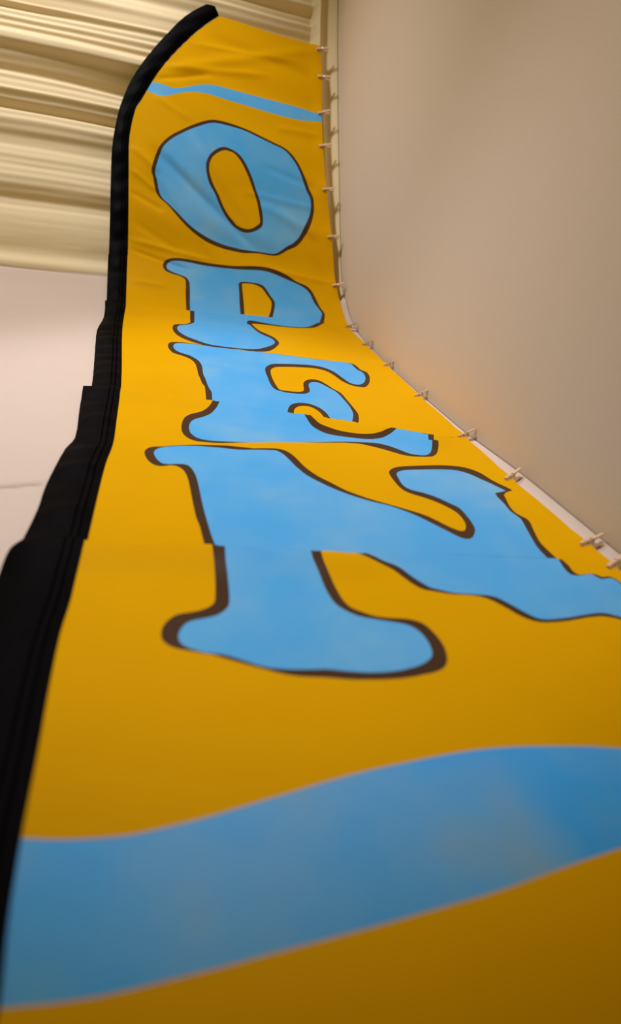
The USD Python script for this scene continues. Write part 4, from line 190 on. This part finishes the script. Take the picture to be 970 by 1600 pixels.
def normals(fn, x, s, e=2e-4):
    a = fn(x + e, s) - fn(x - e, s); b = fn(x, s + e) - fn(x, s - e)
    n = np.cross(a, b); return n / np.maximum(np.linalg.norm(n, axis=1, keepdims=True), 1e-12)
def cut(region, cell=.009):
    """triangles of a region of the flat cloth, on a fine grid so that they can bend with it"""
    V, F, base_i = [], [], 0
    for g in getattr(region, 'geoms', [region]):
        if g.geom_type != 'Polygon' or g.area < 1e-7: continue
        x0, y0, x1, y1 = g.bounds
        i0, i1, j0, j1 = math.floor(x0 / cell), math.ceil(x1 / cell), math.floor(y0 / cell), math.ceil(y1 / cell)
        I, J = [q.ravel() for q in np.meshgrid(np.arange(i0, i1), np.arange(j0, j1))]
        boxes = shapely.box(I * cell, J * cell, (I + 1) * cell, (J + 1) * cell)
        shapely.prepare(g)
        hit = shapely.intersects(g, boxes); inside = np.zeros(len(boxes), bool)
        inside[hit] = shapely.contains(g, boxes[hit])
        a, b = I[inside], J[inside]
        q = np.stack([np.stack([a + di, b + dj], 1) for di, dj in ((0, 0), (1, 0), (1, 1), (0, 1))], 1).reshape(-1, 2)
        u, inv = np.unique(q, axis=0, return_inverse=True); inv = inv.reshape(-1, 4)
        V.append(u * cell); F += [inv[:, [0, 1, 2]] + base_i, inv[:, [0, 2, 3]] + base_i]; base_i += len(u)
        for c in shapely.intersection(boxes[hit & ~inside], g):
            for p in getattr(c, 'geoms', [c]):
                if p.geom_type != 'Polygon' or p.area < 1e-9: continue
                rings = [np.array(p.exterior.coords)[:-1]] + [np.array(h.coords)[:-1] for h in p.interiors]
                vv = np.vstack(rings); tri = mapbox_earcut.triangulate_float64(vv, np.cumsum([len(h) for h in rings]).astype(np.uint32)).reshape(-1, 3)
                e1, e2 = vv[tri[:, 1]] - vv[tri[:, 0]], vv[tri[:, 2]] - vv[tri[:, 0]]
                flip = e1[:, 0] * e2[:, 1] - e1[:, 1] * e2[:, 0] < 0
                tri = tri.astype(int); tri[flip] = tri[flip][:, ::-1]
                V.append(vv); F.append(tri + base_i); base_i += len(vv)
    return (np.vstack(V), np.vstack(F)) if V else (np.zeros((0, 2)), np.zeros((0, 3), int))
def with_lip(region, k):
    """the region plus its strips that run over the pleat's lip and, at its near end, under the next lip"""
    parts = [region]
    if k < 3: parts.append(strip_of(region, LOWT[k], +1, .034))
    if k > 0: parts.append(strip_of(region, UPT[k - 1], -1, .030))
    return shapely.union_all(parts).buffer(0)
def strip_of(region, t, side, ext):
    eps = .0012
    xs = np.arange(-.75, 1.1, .003)
    sc, fd = np.interp(xs, t[:, 0], t[:, 1]), np.interp(xs, t[:, 0], t[:, 2])
    on = shapely.intersects_xy(region, xs, sc - side * eps)
    out, i = [], 0
    while i < len(xs):
        if on[i]:
            j = i
            while j + 1 < len(xs) and on[j + 1]: j += 1
            if j > i:
                a = np.stack([xs[i:j + 1], sc[i:j + 1] - side * eps * 1.5], 1); b = np.stack([xs[i:j + 1], sc[i:j + 1] + side * (.0012 + ext * smooth((fd[i:j + 1] - .12) / .2))], 1)
                out.append(Polygon(np.vstack([a, b[::-1]])).buffer(.0004))
            i = j
        i += 1
    return shapely.union_all(out) if out else Polygon()
def cloth_mesh(path, regions, mat, extra=None):
    """regions: (stretch, region) pairs, joined into one mesh"""
    V, F, N, n = [], [], [], 0
    for k, g in regions:
        uv, f = cut(g)
        if not len(uv): continue
        fn = (lambda x, s, k=k: flag_point(x, s, k, extra(x, s, k) if extra else 0.0))
        V.append(fn(uv[:, 0], uv[:, 1])); N.append(normals(fn, uv[:, 0], uv[:, 1])); F.append(f + n); n += len(uv)
    return define_mesh(path, np.vstack(V), np.vstack(F), np.vstack(N), mat)

P = {k: Polygon(v).buffer(0) for k, v in PRINT.items()}
def line_at(t, far=True): return np.vstack([[-1.2, np.interp(-1.2, t[:, 0], t[:, 1])], t[:, :2], [1.3, t[-1, 1]]])
bands = []
for k in range(4):
    lo = np.array([[-1.2, 1.0], [1.3, 1.0]]) if k == 0 else line_at(UPT[k - 1])
    hi = np.array([[-1.2, 7], [1.3, 7]]) if k == 3 else line_at(LOWT[k])
    bands.append(Polygon(np.vstack([lo, hi[::-1]])).buffer(0))
def side(t, k):
    a = np.array(t[k]); a = a[np.argsort(a[:, 1])] if k < 3 else a[::-1]
    lo, hi = a[0] + [0, -.12], a[-1] + ([0, .12] if k < 3 else [0, 0])
    return np.vstack([lo, a, hi])
IN, OUT = [side(SLEEVE_IN, k) for k in range(4)], [side(SLEEVE_OUT, k) for k in range(4)]
right = np.array(RIGHT); right = right[np.argsort(right[:, 1])]
top = np.array(TOP)
panel, sleeve = [], []
for k in range(4):
    if k < 3:
        pan = Polygon(np.vstack([IN[k], [[1.3, IN[k][-1, 1] + .5], [1.3, IN[k][0, 1] - .5]]]))
        slv = Polygon(np.vstack([OUT[k], IN[k][::-1]]))
    else:
        pan = Polygon(np.vstack([IN[k][:-1], top, [[1.3, top[-1, 1]], [1.3, IN[k][0, 1] - .5]]]))
        slv = Polygon(np.vstack([OUT[k][:-1], [(OUT[k][-1] + IN[k][-1]) / 2 + [.012, .02]], IN[k][:-1][::-1]]))
    rp = Polygon(np.vstack([[[-2, right[0, 1]]], right, [[right[-1, 0], 9], [-2, 9]]]))
    pan = pan.buffer(0).intersection(bands[k]).intersection(rp)
    slv = slv.buffer(0).intersection(bands[k])
    panel.append(max(getattr(pan, 'geoms', [pan]), key=lambda g: g.area)); sleeve.append(max(getattr(slv, 'geoms', [slv]), key=lambda g: g.area))
def diff(a, *bs):
    for b in bs: a = a.difference(b)
    return a.buffer(0)
# print: (stretch, outer outline with its dark edge, blue inside)
PR = {'O': [(3, P['O_out'].difference(P['O_hole']), P['O_blue'].difference(P['O_in']))],
      'P': [(3, diff(P['P_u_out'], P['P_c_yel']), diff(P['P_u_blue'], P['P_c_dark'])), (2, P['P_l_out'], P['P_l_blue'])],
      'E': [(2, P['E_u_out'], P['E_u_blue']), (1, P['E_l_out'], P['E_l_blue'])],
      'N': [(1, P['N_u_out'], P['N_u_blue']), (0, shapely.union(P['N_l_out'], P['N_lr_out']), shapely.union(P['N_l_blue'], P['N_lr_blue']))]}
flag = UsdGeom.Xform.Define(stage, '/World/feather_flag')
tag(flag, label='tall yellow feather flag with blue OPEN lettering and a black pole sleeve', category='flag')
base_regions = list(panel)
clip = [panel[k] for k in range(4)]
for i, letter in enumerate('OPEN'):
    name = 'letter' if i == 0 else f'letter_{i:03d}'
    blue, dark = [], []
    for k, o, b in PR[letter]:
        b = b.intersection(clip[k]); o = shapely.union(o, b).intersection(clip[k])
        taken = clip[k].difference(base_regions[k])
        b = b.difference(taken); o = o.buffer(.004).buffer(-.004).intersection(clip[k]).difference(taken) if (letter, k) == ('N', 0) else o.difference(taken)
        b = b.buffer(.004).buffer(-.004).intersection(o) if (letter, k) == ('N', 0) else b
        rim = o.difference(b).buffer(-.0006).buffer(.0009).intersection(o.difference(b))
        b = o.difference(rim).buffer(0)
        blue.append((k, with_lip(b, k))); dark.append((k, with_lip(o.difference(b).buffer(0), k).difference(with_lip(b, k))))
        base_regions[k] = base_regions[k].difference(o)
    cloth_mesh(f'/World/feather_flag/{name}', blue, M_BLUE)
    tag(stage.GetPrimAtPath(f'/World/feather_flag/{name}'), label=f'blue printed letter {letter}')
    cloth_mesh(f'/World/feather_flag/{name}/outline', dark, M_DARK)
    tag(stage.GetPrimAtPath(f'/World/feather_flag/{name}/outline'), label=f'dark brown outline of the letter {letter}')
for name, key, k, mat, lab in (('printed_stripe', 'stripe', 3, M_BLUE, 'thin wavy blue stripe above the letter O'), ('printed_wave', 'band', 0, M_BAND, 'broad wavy blue band below the letter N')):
    g = P[key].intersection(base_regions[k]); base_regions[k] = base_regions[k].difference(g)
    cloth_mesh(f'/World/feather_flag/{name}', [(k, g)], mat)
    tag(stage.GetPrimAtPath(f'/World/feather_flag/{name}'), label=lab)
lipped = []
for k in range(4):
    g = with_lip(base_regions[k].buffer(0), k)
    prints = [with_lip(x, kk) for L in PR.values() for kk, x, _ in L if kk == k]
    lipped.append((k, diff(g, *[p.intersection(panel[k]) for p in prints])))
cloth_mesh('/World/feather_flag/panel', lipped, M_YELLOW)
tag(stage.GetPrimAtPath('/World/feather_flag/panel'), label='yellow polyester panel of the flag')
def sleeve_h(x, s, k):
    a, b = IN[k], OUT[k]
    xi, xo = np.interp(s, a[:, 1], a[:, 0]), np.interp(s, b[:, 1], b[:, 0])
    t = np.clip((x - xo) / np.maximum(xi - xo, .02), 0, 1)
    wr = .0022 * np.sin(23 * s + 3 * np.sin(3.1 * s) + 9 * x) + .0016 * np.sin(61 * s - 14 * x)
    return .0015 + 4 * t * (1 - t) * (.009 + 1.8 * wr * smooth((s - 1.9) / .5))
slv = [(k, with_lip(sleeve[k], k)) for k in range(4)]
cloth_mesh('/World/feather_flag/pole_sleeve', slv, M_BLACK, sleeve_h)
tag(stage.GetPrimAtPath('/World/feather_flag/pole_sleeve'), label='black fabric pole sleeve along the left edge of the flag')
st = []
for k in range(4):
    a = np.array(IN[k][1:-1])
    for off in (.017, .031):
        q = Polygon(np.vstack([a - [off, 0], (a - [off + .0028, 0])[::-1]])).buffer(0).intersection(sleeve[k].buffer(-.003))
        st.append((k, q))
cloth_mesh('/World/feather_flag/pole_sleeve/stitching', st, M_THREAD, lambda x, s, k: sleeve_h(x, s, k) + .0008)
tag(stage.GetPrimAtPath('/World/feather_flag/pole_sleeve/stitching'), label='double row of stitching along the sleeve')

# ---- the sheet under and behind it
def wall_x(y): return 1.078 - .040 * y
FB = np.array([(4.2, 0), (4.36, .1), (4.395, -1.5), (4.43, .3), (4.455, .9), (4.49, 0), (4.52, -.5), (4.6, .1), (4.66, .3), (4.72, .7), (4.79, -.7), (4.85, .2), (4.905, .6), (4.96, .2), (5.02, .7), (5.1, -.4), (5.16, .3), (5.21, 1), (5.25, -1.3), (5.28, -.4), (5.315, .9), (5.35, -.2), (5.38, 0), (5.395, .7), (5.43, -1.2), (5.47, -.6), (5.51, -1.5), (5.54, .2), (5.573, 1.2), (5.62, -.3), (5.67, 0), (5.70, .4), (5.74, -.6), (5.76, 1.1), (5.8, -.5), (5.88, .6), (5.94, -.8), (6.0, .7), (6.06, -.9), (6.12, .8), (6.2, -.7), (6.3, .8), (6.5, -.6), (6.7, .5), (6.9, 0)])
fs = np.linspace(4.2, 6.9, 2000)
fb = np.interp(fs, FB[:, 0], FB[:, 1]) * np.interp(fs, [4.5, 5.15, 5.25], [.55, .6, 1]); fb = fb + .75 * np.sin(2 * math.pi * fs / .043 + 2.2 * np.sin(9 * fs)) * (.35 + .65 * np.sin(7.3 * fs + 1) ** 2) * np.interp(fs, [4.45, 5.1, 5.3], [0, .35, 1]); fb = np.convolve(np.pad(fb, 4, 'edge'), np.ones(9) / 9, 'valid')
trend = np.convolve(np.pad(fb, 250, 'reflect'), np.hanning(501) / np.hanning(501).sum(), 'valid')
fh = -np.cumsum(fb - trend) * (fs[1] - fs[0]) * 1.25
fh -= fh.max()
def sheet_edge(s): return wall_x(base(s)[0]) - .004
def sheet_h(x, s):
    n1 = meshkit.noise(np.stack([x * 1.7 + 3, s * 0 + .3, s * 0], -1), 5) - .5
    n2 = meshkit.fbm(np.stack([x * 1.5, s * 9, s * 0 + 2], -1), 3, 7) - .5
    n3 = meshkit.noise(np.stack([x * 1.3, s * 4, s * 0 + 7], -1), 11)
    q = s + .026 * n1 + .012 * n2
    up = smooth((s - 4.32) / .08)
    fold = np.interp(q, fs, fh) * (.55 + .8 * n3) * up
    fine = .0035 * n2 * up + .002 * (meshkit.fbm(np.stack([x * 3, s * 40, s * 0 + 4], -1), 3, 3) - .5) * up
    floor_w = .008 * (meshkit.fbm(np.stack([x * 1.6, s * 5, s * 0 + 9], -1), 3, 21) - .5) * (1 - up)
    crease = -.014 * np.exp(-((s - 2.385 - .25 * (x + .32)) / .012) ** 2) * smooth((-.26 - x) / .05) * smooth((2.6 - s) / .1)
    h = -.004 - .013 * smooth((s - 4.2) / .3) + np.minimum(fold, 0) + fine + floor_w + crease
    h = h + .0012 * np.exp(-((s - 2.36 - .25 * (x + .32)) / .02) ** 2) * smooth((-.26 - x) / .05)
    xe, e = np.interp(s, EDGE[0], EDGE[1]), sheet_edge(s)
    gut = np.clip((x - xe - .004) / np.maximum(e - xe - .004, .02), 0, 1)
    edge = smooth((x - xe + .035) / .04)
    h = h * (1 - edge) + edge * ((1 - up) * (.003 + .016 * smooth((2.9 - s) / .5) * np.clip((x - xe) / np.maximum(e - xe, .015), 0, 1) ** 2) - .006 * up)
    h = h - up * (.012 * smooth(gut / .15) + .034 * np.sin(math.pi * gut ** .8) ** 2) - .003 * smooth((x - xe + .1) / .1)
    return h
fnS = lambda x, s: at(x, s, sheet_h(x, s)) * U
fnF = lambda x, s: at(x, s, sheet_h(x, s) + .004 * smooth((s - 4.2) / .1)) * U
def sheet_mesh(name, fn, gs, gx, mat, **kw):
    S, T = np.meshgrid(gs, gx, indexing='ij')
    X = -2.6 + (1 - (1 - T) ** 1.6) * (sheet_edge(S) + 2.6)
    nr, nc = S.shape
    idx = np.arange(nr * nc).reshape(nr, nc)
    a, b, c, dd = idx[:-1, :-1].ravel(), idx[:-1, 1:].ravel(), idx[1:, 1:].ravel(), idx[1:, :-1].ravel()
    sv = fn(X.ravel(), S.ravel()); sv[:, 2] = np.maximum(sv[:, 2], -.0055)
    return tag(define_mesh('/World/' + name, sv, np.vstack([np.stack([a, b, c], 1), np.stack([a, c, dd], 1)]), normals(fn, X.ravel(), S.ravel(), 8e-4), mat), **kw)
gx = np.linspace(0, 1, 300)
sheet_mesh('floor_sheet', fnF, np.append(np.arange(.55, 4.40, .012), 4.405), gx, M_SHEET, label='smooth pinkish white sheet spread over the floor under the flag', category='sheet')
sheet_mesh('hanging_curtain', fnS, np.concatenate([np.arange(4.34, 6.3, .0055), np.arange(6.3, 6.78, .015)]), gx, M_CURTAIN, label='cream curtain hung in sideways gathered folds behind the top of the flag', category='curtain')

# ---- clothespins
pin = UsdGeom.Xform.Define(stage, '/World/clothespin')
L = .053
prof = np.array([(0, .0005), (0, .0026), (.004, .0046), (.021, .0068), (.0235, .0058), (.0262, .0058), (.0285, .0070), (.044, .0102), (L, .0117), (L, .0090), (.0285, .0030), (.0268, .0014), (.0228, .0014), (.0205, .0006), (.0160, .0005), (.0148, .0018), (.0118, .0018), (.0104, .0005)])
def leg(sign):
    m = trimesh.creation.extrude_polygon(Polygon(prof).buffer(-.0004, join_style=1).buffer(.0004), .0078, engine='earcut')
    v = m.vertices.copy(); v = np.stack([v[:, 0], v[:, 2] - .0039, v[:, 1]], 1)
    ew = 1 - .10 * np.clip((.01 - v[:, 0]) / .01, 0, 1) - .06 * np.clip((v[:, 0] - L + .006) / .006, 0, 1)
    v[:, 1] *= ew
    if sign < 0: v[:, 2] *= -1
    m = trimesh.Trimesh(v, m.faces, process=True); m.fix_normals()
    return m
def tube(path, rad, n=6):
    path = np.array(path, float); tg = np.gradient(path, axis=0); tg /= np.linalg.norm(tg, axis=1, keepdims=True)
    up = np.array([.3, .8, .5]); rings = []
    for p, t in zip(path, tg):
        u = np.cross(t, up); u /= np.linalg.norm(u); w = np.cross(t, u)
        an = np.arange(n) / n * 2 * math.pi
        rings.append(p + rad * (np.cos(an)[:, None] * u + np.sin(an)[:, None] * w))
    v = np.vstack(rings); f = []
    for i in range(len(path) - 1):
        for j in range(n):
            q = [i * n + j, i * n + (j + 1) % n, (i + 1) * n + (j + 1) % n, (i + 1) * n + j]
            f += [[q[0], q[1], q[2]], [q[0], q[2], q[3]]]
    return trimesh.Trimesh(v, f, process=False)
cx = .0248
coil = [(cx + .0030 * math.cos(t), -.0040 + .0080 * t / (2 * math.pi * 5), .0030 * math.sin(t)) for t in np.linspace(0, 2 * math.pi * 5, 90)]
arm1 = [(cx + .003, -.0040, 0), (cx + .002, -.0052, .003), (cx + .0005, -.0052, .0062), (cx, -.004, .0066), (cx, .004, .0066), (cx, .0052, .0058)]
arm2 = [(p[0], -p[1], -p[2]) for p in arm1]
spring = trimesh.util.concatenate([tube(coil, .0006), tube(arm1, .0006), tube(arm2, .0006)])
usdkit.mesh(stage, '/World/clothespin/leg', leg(1), M_WOOD, smooth=30)
usdkit.mesh(stage, '/World/clothespin/leg_001', leg(-1), M_WOOD, smooth=30)
tag(usdkit.mesh(stage, '/World/clothespin/spring', spring, M_WIRE, smooth=40), label='steel wire spring')
WHERE = ['topmost clothespin, at the upper right corner of the flag', 'second clothespin from the top, between the flag corner and the thin blue stripe',
         'clothespin at the right end of the thin blue stripe', 'clothespin on the flag edge just below the thin blue stripe', 'clothespin on the flag edge beside the upper right of the letter O',
         'clothespin on the flag edge beside the lower right of the letter O', 'clothespin on the flag edge right of the top of the letter P', 'clothespin on the flag edge where it bends out, right of the foot of the P',
         'clothespin on the flag edge right of the gap between P and E', 'clothespin on the flag edge right of the upper arm of the letter E', 'clothespin on the flag edge right of the middle of the letter E',
         'clothespin on the flag edge right of the gap between E and N', 'clothespin at the upper right serif of the letter N, tail tilted up', 'pale wooden clothespin second from the bottom, lying almost level across the white sheet edge',
         'lowest and largest clothespin, cut by the right edge of the picture']
YAW = [4, -2, 12, 8, 6, 4, 8, -2, 2, 12, 14, 10, 22, 8, 18]
PITCH = [4, 4, 6, 6, 6, 6, 6, 12, 12, 12, 10, 10, 8, 6, 8]
for i, (px, ps) in enumerate(PINS):
    if i == 0: x = pin
    else:
        x = UsdGeom.Xform.Define(stage, f'/World/clothespin_{i:03d}')
        x.GetPrim().GetReferences().AddInternalReference('/World/clothespin'); x.GetPrim().SetInstanceable(True)
    tag(x, label=WHERE[i], category='clothespin', group='clothespins along the right edge of the flag')
    xe = float(np.interp(ps, right[:, 1], right[:, 0]))
    h = LIFT + float(waves(np.array(xe), np.array(ps)))
    o = at(np.array(xe), np.array(ps), np.array(h)) * U
    _, _, ty, tz = base(ps)
    n = np.array([0, -tz, ty]); along = np.array([0, ty, tz]); xx = np.array([1.0, 0, 0])
    ya, pi_ = math.radians(YAW[i]), math.radians(PITCH[i])
    ax = math.cos(ya) * xx + math.sin(ya) * along; ay = -math.sin(ya) * xx + math.cos(ya) * along
    a2 = math.cos(pi_) * ax + math.sin(pi_) * n; az = -math.sin(pi_) * ax + math.cos(pi_) * n
    ro = math.radians(24 if i > 6 else 0); ay, az = math.cos(ro) * ay - math.sin(ro) * az, math.cos(ro) * az + math.sin(ro) * ay
    o = o - a2 * .019 + n * .0015
    mat = Gf.Matrix4d(*a2, 0, *ay, 0, *az, 0, *[float(v) for v in o], 1)
    UsdGeom.Xformable(x).ClearXformOpOrder() if i else None
    UsdGeom.Xformable(x).AddTransformOp(opSuffix='place' if i else '').Set(mat)

# ---- the room
def slab(name, corners, thick, mat, nrm):
    c = np.array(corners, float); nrm = np.array(nrm, float)
    v = np.vstack([c, c - nrm * thick])
    f = [[0, 1, 2], [0, 2, 3], [4, 6, 5], [4, 7, 6]] + [t for i in range(4) for t in ([i, 4 + i, 4 + (i + 1) % 4], [i, 4 + (i + 1) % 4, (i + 1) % 4])]
    m = trimesh.Trimesh(v, f, process=False); m.fix_normals()
    return tag(usdkit.mesh(stage, '/World/' + name, m, mat), kind='structure', label={'floor': 'grey floor under the cream sheet', 'wall_right': 'smooth cream painted wall right of the flag', 'wall_back': 'cream painted wall behind the hanging sheet'}[name])
Y0, Y1, ZT, ZF = -2.5, 3.9, 3.1, -.008
slab('floor', [(-3.2, Y0, ZF), (1.2, Y0, ZF), (1.2, Y1, ZF), (-3.2, Y1, ZF)], .1, M_FLOOR, (0, 0, 1))
xa, xb = wall_x(Y0 / U) * U, wall_x(Y1 / U) * U
slab('wall_right', [(xa, Y0, ZF), (xa, Y0, ZT), (xb, Y1, ZT), (xb, Y1, ZF)], .1, M_WALL, (-1, 0, 0))
slab('wall_back', [(-3.2, Y1, ZF), (xb, Y1, ZF), (xb, Y1, ZT), (-3.2, Y1, ZT)], .1, M_WALL, (0, -1, 0))
